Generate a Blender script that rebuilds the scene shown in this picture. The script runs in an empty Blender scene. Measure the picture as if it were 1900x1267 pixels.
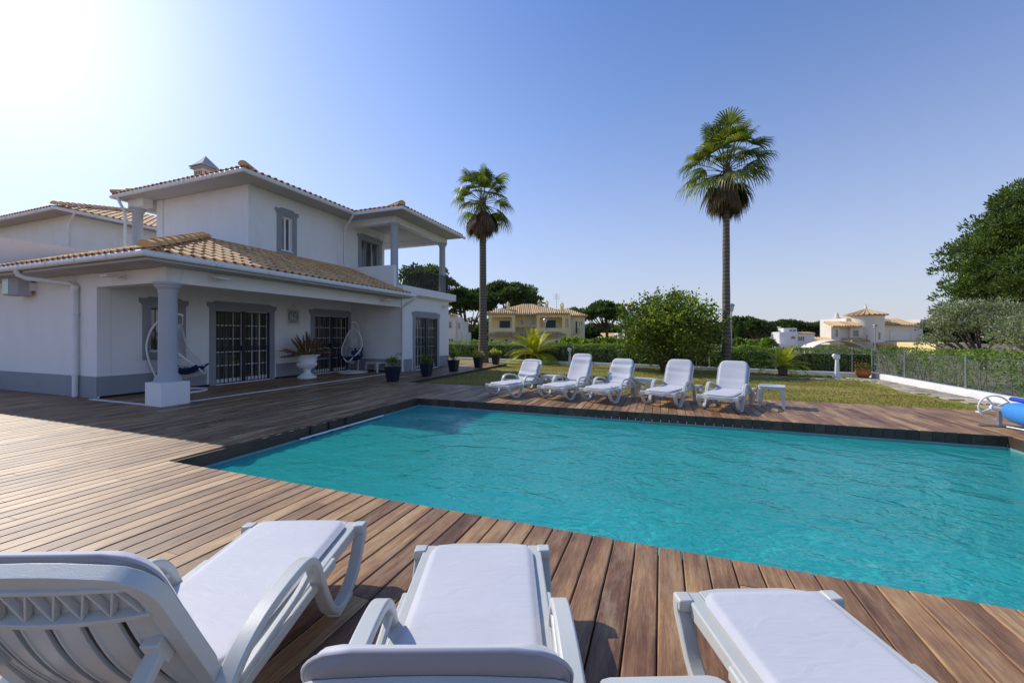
import bpy, bmesh, math, random
import numpy as np
from mathutils import Vector, Matrix, noise as mnoise
R = math.radians
random.seed(7)
rng = np.random.default_rng(11)
C = bpy.context.scene.collection
sc = bpy.context.scene

# ---------------------------------------------------------------- camera
CAM_YAW = R(20.59); CAM_H = 1.45; FPX = 740.0
cd = bpy.data.cameras.new("camera"); cam = bpy.data.objects.new("camera", cd); C.objects.link(cam)
cam.location = (0, 0, CAM_H); cam.rotation_euler = (R(90), 0, CAM_YAW)
cd.sensor_width = 36; cd.lens = 36 * FPX / 1900; cd.shift_y = -11.5 / 1900
cd.clip_start = 0.05; cd.clip_end = 3000
sc.camera = cam

# ---------------------------------------------------------------- sky, sun, exposure
TO_SUN = Vector((-1.2, 0.30, 1.0)).normalized()
GLOW_DIR = Vector((-.86, .24, .45)).normalized()
SUN_EL = math.asin(TO_SUN.z); SUN_AZ = math.atan2(TO_SUN.x, TO_SUN.y)      # clockwise from +Y
w = bpy.data.worlds.new("World"); sc.world = w; w.use_nodes = True
nt = w.node_tree; nt.nodes.clear()
sky = nt.nodes.new('ShaderNodeTexSky'); sky.sky_type = 'NISHITA'; sky.sun_disc = False
sky.sun_elevation = SUN_EL; sky.sun_rotation = SUN_AZ
sky.air_density = 1.0; sky.dust_density = 0.35; sky.ozone_density = 3.0; sky.altitude = 0
bg = nt.nodes.new('ShaderNodeBackground'); bg.inputs['Strength'].default_value = 0.13
wo = nt.nodes.new('ShaderNodeOutputWorld')
tint = nt.nodes.new('ShaderNodeMix'); tint.data_type = 'RGBA'; tint.blend_type = 'MULTIPLY'
tint.inputs[0].default_value = 1.0; tint.inputs[7].default_value = (0.70, 0.98, 1.36, 1)
nt.links.new(sky.outputs[0], tint.inputs[6])
tcw = nt.nodes.new('ShaderNodeTexCoord'); sepw = nt.nodes.new('ShaderNodeSeparateXYZ'); nt.links.new(tcw.outputs['Generated'], sepw.inputs[0])
def wmath(op, a, b):
    n = nt.nodes.new('ShaderNodeMath'); n.operation = op; n.use_clamp = False
    for i, v in enumerate((a, b)):
        if isinstance(v, (int, float)): n.inputs[i].default_value = v
        else: nt.links.new(v, n.inputs[i])
    return n.outputs[0]
# pale band of haze above the horizon
hz = wmath('POWER', wmath('MAXIMUM', wmath('SUBTRACT', 1.0, wmath('ABSOLUTE', sepw.outputs['Z'], 0)), 0.0), 2.7)
hm = nt.nodes.new('ShaderNodeMix'); hm.data_type = 'RGBA'; nt.links.new(wmath('MULTIPLY', hz, 0.97), hm.inputs[0]); nt.links.new(tint.outputs[2], hm.inputs[6]); hm.inputs[7].default_value = (4.75, 4.8, 5.3, 1)
# bright aureole round the sun
vd = nt.nodes.new('ShaderNodeVectorMath'); vd.operation = 'DOT_PRODUCT'; nt.links.new(tcw.outputs['Generated'], vd.inputs[0]); vd.inputs[1].default_value = GLOW_DIR
dp = wmath('MAXIMUM', vd.outputs['Value'], 0.0)
gl = wmath('ADD', wmath('MULTIPLY', wmath('POWER', dp, 5.0), 1.5), wmath('MULTIPLY', wmath('POWER', dp, 40.0), 3.0))
gc = nt.nodes.new('ShaderNodeVectorMath'); gc.operation = 'SCALE'; gc.inputs[0].default_value = (1.0, .76, .50); nt.links.new(gl, gc.inputs['Scale'])
ga = nt.nodes.new('ShaderNodeVectorMath'); ga.operation = 'ADD'; nt.links.new(hm.outputs[2], ga.inputs[0]); nt.links.new(gc.outputs[0], ga.inputs[1])
nt.links.new(ga.outputs[0], bg.inputs['Color'])
nt.links.new(bg.outputs[0], wo.inputs['Surface'])
ld = bpy.data.lights.new("sun", 'SUN'); ld.energy = 3.8; ld.angle = R(0.5); ld.color = (1.0, 0.93, 0.82)
sun = bpy.data.objects.new("sun", ld); C.objects.link(sun)
sun.rotation_euler = TO_SUN.to_track_quat('Z', 'Y').to_euler(); sun.location = TO_SUN * 60
sc.view_settings.view_transform = 'Standard'; sc.view_settings.look = 'None'
sc.view_settings.exposure = 0.06; sc.view_settings.gamma = 1.0
sc.cycles.max_bounces = 8; sc.cycles.transparent_max_bounces = 24

# ---------------------------------------------------------------- mesh helpers
def frame_at(px, D, z=0.0):
    """world point at photo column px and depth D"""
    u = (px - 950) / FPX; s, c = math.sin(CAM_YAW), math.cos(CAM_YAW)
    return (-s * D + c * u * D, c * D + s * u * D, z)

class MB:
    def __init__(s): s.v = []; s.f = []
    def add(s, vs, fs):
        n = len(s.v); s.v += [tuple(p) for p in vs]; s.f += [tuple(n + i for i in f) for f in fs]
    def box(s, x0, y0, z0, x1, y1, z1):
        x0, x1 = min(x0, x1), max(x0, x1); y0, y1 = min(y0, y1), max(y0, y1); z0, z1 = min(z0, z1), max(z0, z1)
        s.add([(x0,y0,z0),(x1,y0,z0),(x1,y1,z0),(x0,y1,z0),(x0,y0,z1),(x1,y0,z1),(x1,y1,z1),(x0,y1,z1)],
              [(0,3,2,1),(4,5,6,7),(0,1,5,4),(1,2,6,5),(2,3,7,6),(3,0,4,7)])
    def bar(s, p0, p1, w, h, up=(0,0,1)):
        p0 = Vector(p0); p1 = Vector(p1); d = (p1 - p0).normalized(); up = Vector(up)
        if abs(d.dot(up)) > 0.98: up = Vector((0,1,0)) if abs(d.y) < .9 else Vector((1,0,0))
        a = d.cross(up).normalized() * w / 2; b = a.cross(d).normalized() * h / 2
        s.add([p0-a-b, p0+a-b, p0+a+b, p0-a+b, p1-a-b, p1+a-b, p1+a+b, p1-a+b],
              [(0,1,2,3),(7,6,5,4),(0,4,5,1),(1,5,6,2),(2,6,7,3),(3,7,4,0)])
    def tube(s, pts, r, n=8, closed=False, flat=1.0):
        pts = [Vector(p) for p in pts]; m = len(pts)
        rs = r if isinstance(r, (list, tuple)) else [r] * m
        rings = []; prev = None
        for i, p in enumerate(pts):
            if closed: t = pts[(i+1) % m] - pts[i-1]
            else: t = pts[min(i+1, m-1)] - pts[max(i-1, 0)]
            t.normalize()
            if prev is None:
                a = t.orthogonal().normalized() if abs(t.z) > .99 else t.cross(Vector((0,0,1))).normalized()
            else:
                a = (prev - t * prev.dot(t)).normalized()
            prev = a; b = t.cross(a)
            rings.append([p + (a * math.cos(2*math.pi*k/n) + b * flat * math.sin(2*math.pi*k/n)) * rs[i] for k in range(n)])
        vs = [q for rg in rings for q in rg]; fs = []
        for i in range(m if closed else m-1):
            j = (i+1) % m
            for k in range(n):
                l = (k+1) % n; fs.append((i*n+k, i*n+l, j*n+l, j*n+k))
        if not closed:
            fs.append(tuple(range(n-1, -1, -1))); fs.append(tuple((m-1)*n + k for k in range(n)))
        s.add(vs, fs)
    def lathe(s, prof, c=(0,0,0), n=24, sq=None):
        vs = []; m = len(prof)
        for r_, z in prof:
            for k in range(n):
                a = 2*math.pi*k/n; vs.append((c[0]+r_*math.cos(a), c[1]+r_*math.sin(a), c[2]+z))
        fs = []
        for i in range(m-1):
            for k in range(n):
                l = (k+1) % n; fs.append((i*n+k, i*n+l, (i+1)*n+l, (i+1)*n+k))
        fs.append(tuple(range(n-1,-1,-1))); fs.append(tuple((m-1)*n+k for k in range(n)))
        s.add(vs, fs)
    def prism(s, poly, fmap, t0, t1):
        """poly in 2d, fmap(a, b, t) -> 3d"""
        n = len(poly)
        vs = [fmap(a, b, t0) for a, b in poly] + [fmap(a, b, t1) for a, b in poly]
        fs = [tuple(range(n)), tuple(range(2*n-1, n-1, -1))] + [(i, n+i, n+(i+1) % n, (i+1) % n) for i in range(n)]
        s.add(vs, fs)
    def strip(s, path, x0, x1, th):
        """band swept along a path in the y-z plane, from x0 to x1, th thick"""
        n = len(path); ths = th if isinstance(th, (list, tuple)) else [th]*n; vs = []
        for i, (y, z) in enumerate(path):
            a = path[max(i-1, 0)]; b = path[min(i+1, n-1)]
            t = Vector((b[0]-a[0], b[1]-a[1])); t.normalize(); nx, nz = -t.y, t.x; h = ths[i]/2
            vs += [(x0, y-nx*h, z-nz*h), (x1, y-nx*h, z-nz*h), (x1, y+nx*h, z+nz*h), (x0, y+nx*h, z+nz*h)]
        fs = [(0,3,2,1), (4*n-4, 4*n-3, 4*n-2, 4*n-1)]
        for i in range(n-1):
            for k in range(4):
                l = (k+1) % 4; fs.append((4*i+k, 4*i+l, 4*i+4+l, 4*i+4+k))
        s.add(vs, fs)
    def np_add(s, V, Fq):
        n = len(s.v); s.v += [tuple(p) for p in V.tolist()]; s.f += [tuple(q) for q in (Fq + n).tolist()]
    def clusters(s, eps=.25):
        par = list(range(len(s.v)))
        def fd(a):
            while par[a] != a: par[a] = par[par[a]]; a = par[a]
            return a
        for f in s.f:
            r0 = fd(f[0])
            for q in f[1:]: par[fd(q)] = r0
        comp = {}
        for fi, f in enumerate(s.f): comp.setdefault(fd(f[0]), []).append(fi)
        bb = []
        for k, fl in comp.items():
            P = np.array([s.v[i] for f in fl for i in s.f[f]]); bb.append([P.min(0)-eps/2, P.max(0)+eps/2, fl])
        ch = True
        while ch:
            ch = False; out = []
            for b in bb:
                for o in out:
                    if (b[0] <= o[1]).all() and (b[1] >= o[0]).all(): o[0] = np.minimum(o[0], b[0]); o[1] = np.maximum(o[1], b[1]); o[2] = o[2]+b[2]; ch = True; break
                else: out.append(b)
            bb = out
        res = []
        for _, _, fl in bb:
            m = MB(); mp = {}
            for fi in fl:
                for i in s.f[fi]:
                    if i not in mp: mp[i] = len(m.v); m.v.append(s.v[i])
                m.f.append(tuple(mp[i] for i in s.f[fi]))
            res.append(m)
        return res
    def build(s, name, mat, parent=None, smooth=None, bevel=0, world=False, fix=True):
        me = bpy.data.meshes.new(name); me.from_pydata(s.v, [], s.f); 
        if fix and len(s.f) < 20000:
            bm = bmesh.new(); bm.from_mesh(me); bmesh.ops.recalc_face_normals(bm, faces=bm.faces); bm.to_mesh(me); bm.free()
        if smooth:
            me.polygons.foreach_set('use_smooth', [True]*len(me.polygons)); me.set_sharp_from_angle(angle=R(smooth))
        me.materials.append(mat); o = bpy.data.objects.new(name, me); C.objects.link(o)
        if parent:
            o.parent = parent
            if world:
                p = parent
                M = Matrix.Identity(4)
                while p: M = M @ Matrix.Translation(-Vector(p.location)) if p.type == 'EMPTY' else M; p = p.parent
                o.matrix_parent_inverse = M if parent.type == 'EMPTY' else Matrix.Identity(4)
        if bevel:
            b = o.modifiers.new('bevel', 'BEVEL'); b.width = bevel; b.segments = 2; b.limit_method = 'ANGLE'; b.angle_limit = R(40)
        return o

def tag(o, label=None, cat=None, group=None, kind=None):
    if label: o['label'] = label
    if cat: o['category'] = cat
    if group: o['group'] = group
    if kind: o['kind'] = kind
    return o
def thing(name, label, cat, loc=(0,0,0), rz=0, group=None, scale=None):
    o = bpy.data.objects.new(name, None); C.objects.link(o); o.empty_display_size = .2
    o.location = loc; o.rotation_euler = (0, 0, rz)
    if scale: o.scale = (scale,)*3
    return tag(o, label, cat, group)
def copy_tree(o, parent=None):
    c = o.copy(); C.objects.link(c)
    if parent: c.parent = parent
    for ch in list(o.children): copy_tree(ch, c)
    return c
def smooth_path(pts, k=4):
    """Catmull-Rom through points (any dimension)"""
    P = [np.array(p, float) for p in pts]; out = []
    for i in range(len(P)-1):
        p0 = P[max(i-1,0)]; p1 = P[i]; p2 = P[i+1]; p3 = P[min(i+2, len(P)-1)]
        for j in range(k):
            t = j/k; out.append(tuple(.5*((2*p1)+(-p0+p2)*t+(2*p0-5*p1+4*p2-p3)*t*t+(-p0+3*p1-3*p2+p3)*t**3)))
    out.append(tuple(P[-1])); return out

# ---------------------------------------------------------------- materials
def nmat(name):
    m = bpy.data.materials.new(name); m.use_nodes = True; t = m.node_tree
    return m, t, t.nodes['Principled BSDF'], t.nodes['Material Output']
def N(t, kind, **kw):
    n = t.nodes.new(kind)
    for k, v in kw.items():
        if k in n.inputs: n.inputs[k].default_value = v
        else: setattr(n, k, v)
    return n
def ramp(t, stops, fac=None):
    n = t.nodes.new('ShaderNodeValToRGB'); e = n.color_ramp.elements
    while len(e) < len(stops): e.new(0.5)
    for i, (p, c) in enumerate(stops): e[i].position = p; e[i].color = (*c, 1) if len(c) == 3 else c
    if fac is not None: t.links.new(fac, n.inputs[0])
    return n
def coords(t, scale=(1,1,1), kind='Object', off=None):
    tc = t.nodes.new('ShaderNodeTexCoord'); mp = t.nodes.new('ShaderNodeMapping'); mp.inputs['Scale'].default_value = scale
    t.links.new(tc.outputs[kind], mp.inputs[0])
    if off is not None: t.links.new(off, mp.inputs['Location'])
    return mp.outputs[0]
def pm(name, col, rough=.6, var=0.12, vs=4.0, bump=0, bs=60, metal=0, island=0, stretch=(1,1,1), spec=.5, dirt=None):
    m, t, p, o = nmat(name)
    vec = coords(t, stretch)
    n1 = N(t, 'ShaderNodeTexNoise', Scale=vs, Detail=6.0, Roughness=.6); t.links.new(vec, n1.inputs['Vector'])
    lo = tuple(max(0, c*(1-var)) for c in col); hi = tuple(min(1, c*(1+var)) for c in col)
    r = ramp(t, [(.3, lo), (.7, hi)], n1.outputs[0]); last = r.outputs[0]
    if island:
        g = N(t, 'ShaderNodeNewGeometry'); mr = N(t, 'ShaderNodeMapRange'); mr.inputs[3].default_value = 1-island; mr.inputs[4].default_value = 1+island
        t.links.new(g.outputs['Random Per Island'], mr.inputs[0])
        mx = N(t, 'ShaderNodeVectorMath', operation='SCALE'); t.links.new(last, mx.inputs[0]); t.links.new(mr.outputs[0], mx.inputs['Scale']); last = mx.outputs[0]
    if dirt:
        n2 = N(t, 'ShaderNodeTexNoise', Scale=dirt[1], Detail=8.0, Roughness=.7); t.links.new(vec, n2.inputs['Vector'])
        rr = ramp(t, [(dirt[2], (0,0,0)), (dirt[3], (1,1,1))], n2.outputs[0])
        mx = N(t, 'ShaderNodeMix', data_type='RGBA'); t.links.new(rr.outputs[0], mx.inputs[0]); t.links.new(last, mx.inputs[6]); mx.inputs[7].default_value = (*dirt[0], 1); last = mx.outputs[2]
    t.links.new(last, p.inputs['Base Color'])
    p.inputs['Roughness'].default_value = rough; p.inputs['Metallic'].default_value = metal; p.inputs['Specular IOR Level'].default_value = spec
    if bump:
        n3 = N(t, 'ShaderNodeTexNoise', Scale=bs, Detail=4.0); t.links.new(vec, n3.inputs['Vector'])
        b = N(t, 'ShaderNodeBump', Strength=bump, Distance=.01); t.links.new(n3.outputs[0], b.inputs['Height']); t.links.new(b.outputs[0], p.inputs['Normal'])
    return m
def leaf_mat(name, cols, trans=.35, rough=.45, vs=.8):
    m, t, p, o = nmat(name)
    g = N(t, 'ShaderNodeNewGeometry'); r = ramp(t, [(i/(len(cols)-1), c) for i, c in enumerate(cols)], g.outputs['Random Per Island'])
    n = N(t, 'ShaderNodeTexNoise', Scale=vs, Detail=3.0); t.links.new(coords(t), n.inputs['Vector'])
    mr = N(t, 'ShaderNodeMapRange'); mr.inputs[1].default_value = .3; mr.inputs[2].default_value = .7; mr.inputs[3].default_value = .65; mr.inputs[4].default_value = 1.35; t.links.new(n.outputs[0], mr.inputs[0])
    mx = N(t, 'ShaderNodeVectorMath', operation='SCALE'); t.links.new(r.outputs[0], mx.inputs[0]); t.links.new(mr.outputs[0], mx.inputs['Scale'])
    t.links.new(mx.outputs[0], p.inputs['Base Color']); p.inputs['Roughness'].default_value = rough; p.inputs['Specular IOR Level'].default_value = .35
    tr = N(t, 'ShaderNodeBsdfTranslucent'); t2 = N(t, 'ShaderNodeVectorMath', operation='MULTIPLY'); t.links.new(mx.outputs[0], t2.inputs[0]); t2.inputs[1].default_value = (1.9, 2.1, .8)
    t.links.new(t2.outputs[0], tr.inputs['Color'])
    ms = N(t, 'ShaderNodeMixShader', Fac=trans); t.links.new(p.outputs[0], ms.inputs[1]); t.links.new(tr.outputs[0], ms.inputs[2]); t.links.new(ms.outputs[0], o.inputs['Surface'])
    return m

def make_wood(name, stops, rough=.5, patch=True):
    m, t, p, o = nmat(name)
    g = N(t, 'ShaderNodeNewGeometry'); rnd = g.outputs['Random Per Island']
    cb = N(t, 'ShaderNodeCombineXYZ')
    for k, mul in (('X', 37.0), ('Y', 91.0), ('Z', 13.0)):
        mm = N(t, 'ShaderNodeMath', operation='MULTIPLY'); mm.inputs[1].default_value = mul; t.links.new(rnd, mm.inputs[0]); t.links.new(mm.outputs[0], cb.inputs[k])
    vec = coords(t, (28, 1.6, 28), off=cb.outputs[0])
    n1 = N(t, 'ShaderNodeTexNoise', Scale=1.0, Detail=8.0, Roughness=.65); t.links.new(vec, n1.inputs['Vector'])
    fine = N(t, 'ShaderNodeTexNoise', Scale=6.0, Detail=6.0, Roughness=.7); t.links.new(vec, fine.inputs['Vector'])
    big = N(t, 'ShaderNodeTexNoise', Scale=.9, Detail=5.0, Roughness=.6); t.links.new(coords(t, (2.2, .9, 1), off=cb.outputs[0]), big.inputs['Vector'])
    a = N(t, 'ShaderNodeMath', operation='MULTIPLY_ADD'); t.links.new(n1.outputs[0], a.inputs[0]); a.inputs[1].default_value = .55; t.links.new(big.outputs[0], a.inputs[2])
    b = N(t, 'ShaderNodeMath', operation='MULTIPLY_ADD'); t.links.new(rnd, b.inputs[0]); b.inputs[1].default_value = .17; t.links.new(a.outputs[0], b.inputs[2])
    c_ = N(t, 'ShaderNodeMath', operation='MULTIPLY_ADD'); t.links.new(fine.outputs[0], c_.inputs[0]); c_.inputs[1].default_value = .55; t.links.new(b.outputs[0], c_.inputs[2])
    mr = N(t, 'ShaderNodeMapRange'); mr.inputs[1].default_value = .82; mr.inputs[2].default_value = 1.38; t.links.new(c_.outputs[0], mr.inputs[0])
    r = ramp(t, stops, mr.outputs[0]); last = r.outputs[0]
    if patch:                                                     # worn, bleached patches
        pn = N(t, 'ShaderNodeTexNoise', Scale=1.0, Detail=9.0, Roughness=.75); t.links.new(coords(t, (9, 2.4, 1), off=cb.outputs[0]), pn.inputs['Vector'])
        pr = ramp(t, [(.52, (0,0,0)), (.68, (1,1,1))], pn.outputs[0])
        sc_ = N(t, 'ShaderNodeMath', operation='MULTIPLY'); sc_.inputs[1].default_value = .55; t.links.new(pr.outputs[0], sc_.inputs[0])
        mx = N(t, 'ShaderNodeMix', data_type='RGBA'); t.links.new(sc_.outputs[0], mx.inputs[0]); t.links.new(last, mx.inputs[6]); mx.inputs[7].default_value = (.41, .30, .18, 1); last = mx.outputs[2]
    t.links.new(last, p.inputs['Base Color'])
    rr = N(t, 'ShaderNodeMapRange'); rr.inputs[3].default_value = rough-.1; rr.inputs[4].default_value = rough+.14; t.links.new(n1.outputs[0], rr.inputs[0]); t.links.new(rr.outputs[0], p.inputs['Roughness'])
    bm = N(t, 'ShaderNodeBump', Strength=.35, Distance=.004); t.links.new(fine.outputs[0], bm.inputs['Height']); t.links.new(bm.outputs[0], p.inputs['Normal'])
    return m
M = {}
M['deck'] = make_wood('deck_wood', [(0, (.045,.020,.010)), (.28, (.15,.068,.032)), (.58, (.275,.145,.068)), (.82, (.43,.25,.11)), (1, (.53,.35,.18))])
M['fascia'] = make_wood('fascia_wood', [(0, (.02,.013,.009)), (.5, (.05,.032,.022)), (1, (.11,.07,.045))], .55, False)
M['under'] = pm('dark_substrate', (.012,.010,.009), .9)
M['white_wall'] = pm('white_render', (.80,.795,.785), .85, .03, 1.2, .3, 60, stretch=(1.6,1.6,.4), dirt=((.60,.57,.52), 1.6, .56, .9))
M['grey_paint'] = pm('grey_paint', (.28,.295,.32), .8, .05, 2.0, .2, 70)
M['column_grey'] = pm('column_grey', (.42,.44,.475), .8, .04, 2.0, .15, 70)
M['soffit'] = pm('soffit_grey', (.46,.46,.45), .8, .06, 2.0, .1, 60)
M['white_plastic'] = pm('white_resin', (.55,.56,.53), .38, .05, 5.0, .12, 260, dirt=((.58,.56,.50), 6.0, .60, .82))
M['gutter'] = pm('gutter_white', (.74,.75,.75), .4, .05, 3.0, dirt=((.55,.53,.48), 3.0, .62, .8))
M['fabric'] = pm('lilac_grey_fabric', (.55,.55,.585), .62, .035, 3.0, .22, 420)
def fabric():
    m = pm('lilac_grey_fabric', (.55,.55,.585), .6, .035, 3.0)
    t = m.node_tree; p = t.nodes['Principled BSDF']; v = coords(t, (1, 2.6, 1))
    w1 = N(t, 'ShaderNodeTexNoise', Scale=5.0, Detail=3.0, Distortion=1.6); t.links.new(v, w1.inputs['Vector'])
    w2 = N(t, 'ShaderNodeTexNoise', Scale=520.0, Detail=2.0); t.links.new(coords(t), w2.inputs['Vector'])
    b1 = N(t, 'ShaderNodeBump', Strength=.16, Distance=.02); t.links.new(w1.outputs[0], b1.inputs['Height'])
    b2 = N(t, 'ShaderNodeBump', Strength=.2, Distance=.002); t.links.new(w2.outputs[0], b2.inputs['Height']); t.links.new(b1.outputs[0], b2.inputs['Normal']); t.links.new(b2.outputs[0], p.inputs['Normal'])
    p.inputs['Sheen Weight'].default_value = .25
    return m
M['fabric'] = fabric(); M['seam'] = pm('seam_piping', (.40,.40,.46), .6, .05)
M['fabric_under'] = pm('cushion_underside', (.30,.29,.30), .7, .05, 3.0, .2, 400)
M['tile'] = pm('clay_tile', (.70,.41,.175), .75, .2, 5.0, .4, 60, island=.2, dirt=((.26,.18,.12), 2.6, .60, .82))
M['tile_far'] = pm('clay_tile_far', (.62,.41,.20), .8, .2, 2.0, 0, island=.22, dirt=((.22,.15,.10), 1.0, .55, .75))
M['mortar'] = pm('mortar', (.55,.48,.40), .9, .15, 8.0, .3, 60)
M['black_metal'] = pm('black_metal', (.018,.019,.022), .45, .1)
M['navy'] = pm('navy_planter', (.010,.016,.035), .35, .15, 6)
M['navy_fabric'] = pm('navy_fabric', (.012,.028,.12), .75, .2, 8, .3, 200)
M['white_paint'] = pm('white_paint', (.8,.8,.8), .5, .04, 4)
M['rattan'] = pm('white_rattan', (.66,.66,.64), .6, .1, 20)
M['steel'] = pm('galvanised_steel', (.42,.44,.44), .42, .12, 12, metal=.8)
M['alu'] = pm('brushed_aluminium', (.75,.75,.76), .3, .06, 8, metal=.85)
M['terracotta'] = pm('terracotta', (.52,.17,.045), .5, .12, 6)
M['soil'] = pm('soil', (.05,.035,.022), .95, .3, 20, .5, 60)
M['bark'] = pm('bark', (.13,.095,.07), .9, .35, 6, .8, 30, stretch=(4,4,1))
M['pampas'] = leaf_mat('dry_plume', [(.17,.10,.045), (.28,.17,.08), (.40,.26,.14)], .25, .8)
M['curb'] = pm('white_curb', (.78,.78,.78), .8, .05, 3, .2, 50, dirt=((.5,.48,.44), 2.0, .58, .8))
M['pool_tile'] = pm('pool_tile', (.16,.33,.33), .3, .1, 5)
M['yellow'] = pm('yellow_render', (.93,.74,.35), .85, .06, .6)
M['cream'] = pm('cream_trim', (.72,.68,.58), .85, .05, .8)
M['pale'] = pm('pale_render', (.82,.73,.60), .85, .05, .6)
M['farwhite'] = pm('far_white_render', (.76,.75,.74), .85, .05, .6)
M['shutter'] = pm('dark_shutter', (.02,.06,.065), .5, .1, 4, stretch=(1,1,8))
M['wicker'] = pm('brown_wicker', (.24,.12,.05), .6, .25, 40, .5, 120)
M['stone'] = pm('paving_stone', (.42,.36,.28), .85, .25, 3, .6, 30, island=.25)
M['water_blue'] = pm('cover_blue', (.045,.28,.74), .34, .08, 12, .8, 90)
M['deep_blue'] = pm('foam_blue', (.012,.055,.42), .55, .12, 8, .2, 60)
# plants
M['palm_leaf'] = leaf_mat('fan_palm_leaf', [(.04,.065,.014), (.075,.115,.02), (.13,.17,.03), (.24,.21,.04)], .30, .42, 1.2)
M['palm_dead'] = leaf_mat('dead_frond', [(.07,.045,.028), (.13,.085,.05), (.20,.14,.09)], .15, .8)
M['bush_leaf'] = leaf_mat('bush_leaf', [(.035,.06,.012), (.085,.135,.018), (.17,.23,.03), (.33,.32,.06)], .40, .4)
M['hedge_leaf'] = leaf_mat('hedge_leaf', [(.05,.09,.02), (.10,.16,.028), (.17,.235,.04), (.28,.33,.07)], .38, .4)
M['pine_leaf'] = leaf_mat('pine_needles', [(.034,.06,.013), (.068,.11,.019), (.13,.18,.03)], .28, .6, .5)
M['pine_far'] = leaf_mat('far_pine_needles', [(.03,.055,.018), (.055,.09,.024), (.09,.13,.035)], .25, .7, .25)
M['olive_leaf'] = leaf_mat('olive_leaf', [(.13,.155,.09), (.21,.235,.14), (.31,.33,.22)], .25, .5)
M['date_leaf'] = leaf_mat('date_palm_leaf', [(.18,.22,.02), (.34,.33,.03), (.50,.42,.04)], .4, .4)
M['agave_leaf'] = leaf_mat('agave_leaf', [(.30,.32,.04), (.42,.42,.08)], .35, .4)
M['flower'] = pm('orange_flower', (.85,.20,.02), .6, .1)

def palm_trunk_mat():
    m, t, p, o = nmat('palm_trunk')
    v = coords(t); sx = N(t, 'ShaderNodeSeparateXYZ'); t.links.new(v, sx.inputs[0])
    n = N(t, 'ShaderNodeTexNoise', Scale=3.0, Detail=6.0); t.links.new(v, n.inputs['Vector'])
    a = N(t, 'ShaderNodeMath', operation='MULTIPLY_ADD'); t.links.new(n.outputs[0], a.inputs[0]); a.inputs[1].default_value = .09; t.links.new(sx.outputs['Z'], a.inputs[2])
    b = N(t, 'ShaderNodeMath', operation='MULTIPLY'); t.links.new(a.outputs[0], b.inputs[0]); b.inputs[1].default_value = 6.2
    c = N(t, 'ShaderNodeMath', operation='FRACT'); t.links.new(b.outputs[0], c.inputs[0])
    r = ramp(t, [(0, (.33,.28,.23)), (.10, (.30,.25,.20)), (.17, (.10,.078,.06)), (1, (.15,.118,.09))], c.outputs[0])
    t.links.new(r.outputs[0], p.inputs['Base Color']); p.inputs['Roughness'].default_value = .9
    n2 = N(t, 'ShaderNodeTexNoise', Scale=30.0, Detail=4.0); t.links.new(v, n2.inputs['Vector'])
    bb = N(t, 'ShaderNodeBump', Strength=.6, Distance=.02); t.links.new(n2.outputs[0], bb.inputs['Height']); t.links.new(bb.outputs[0], p.inputs['Normal'])
    return m
M['palm_trunk'] = palm_trunk_mat()

def glass_mat():
    m, t, p, o = nmat('window_glass')
    v = coords(t, (9, 9, .25)); n = N(t, 'ShaderNodeTexNoise', Scale=1.0, Detail=3.0); t.links.new(v, n.inputs['Vector'])
    r = ramp(t, [(.35, (.02,.024,.026)), (.52, (.07,.07,.066)), (.72, (.20,.19,.17))], n.outputs[0])     # curtains behind the pane
    t.links.new(r.outputs[0], p.inputs['Base Color']); p.inputs['Roughness'].default_value = .03; p.inputs['Specular IOR Level'].default_value = .9
    p.inputs['Coat Weight'].default_value = .6; p.inputs['Coat Roughness'].default_value = .01
    return m
M['glass'] = glass_mat()

def lawn_mat(name='lawn_grass', blade=False):
    m, t, p, o = nmat(name)
    v = coords(t)
    n1 = N(t, 'ShaderNodeTexNoise', Scale=.55, Detail=5.0); t.links.new(coords(t, (.45, 1.5, 1)), n1.inputs['Vector'])  # noise stretched along X paints soft shadow bands into the grass colour
    n2 = N(t, 'ShaderNodeTexNoise', Scale=14.0, Detail=8.0, Roughness=.8); t.links.new(v, n2.inputs['Vector'])
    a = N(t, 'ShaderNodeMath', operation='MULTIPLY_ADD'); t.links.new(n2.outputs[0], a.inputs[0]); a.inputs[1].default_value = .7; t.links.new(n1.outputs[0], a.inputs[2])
    if blade:
        g = N(t, 'ShaderNodeNewGeometry'); a2 = N(t, 'ShaderNodeMath', operation='MULTIPLY_ADD'); t.links.new(g.outputs['Random Per Island'], a2.inputs[0]); a2.inputs[1].default_value = .35; t.links.new(a.outputs[0], a2.inputs[2]); a = a2
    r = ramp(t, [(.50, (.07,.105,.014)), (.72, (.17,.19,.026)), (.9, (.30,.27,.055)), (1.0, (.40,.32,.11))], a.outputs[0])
    t.links.new(r.outputs[0], p.inputs['Base Color']); p.inputs['Roughness'].default_value = .85; p.inputs['Specular IOR Level'].default_value = .2
    b = N(t, 'ShaderNodeBump', Strength=.8, Distance=.03); t.links.new(n2.outputs[0], b.inputs['Height']); t.links.new(b.outputs[0], p.inputs['Normal'])
    if blade:
        tr = N(t, 'ShaderNodeBsdfTranslucent'); t.links.new(r.outputs[0], tr.inputs['Color'])
        ms = N(t, 'ShaderNodeMixShader', Fac=.4); t.links.new(p.outputs[0], ms.inputs[1]); t.links.new(tr.outputs[0], ms.inputs[2]); t.links.new(ms.outputs[0], o.inputs['Surface'])
    return m
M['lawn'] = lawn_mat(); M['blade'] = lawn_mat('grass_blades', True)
M['earth'] = pm('earth', (.16,.13,.075), .95, .35, .4, .5, 8)

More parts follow.
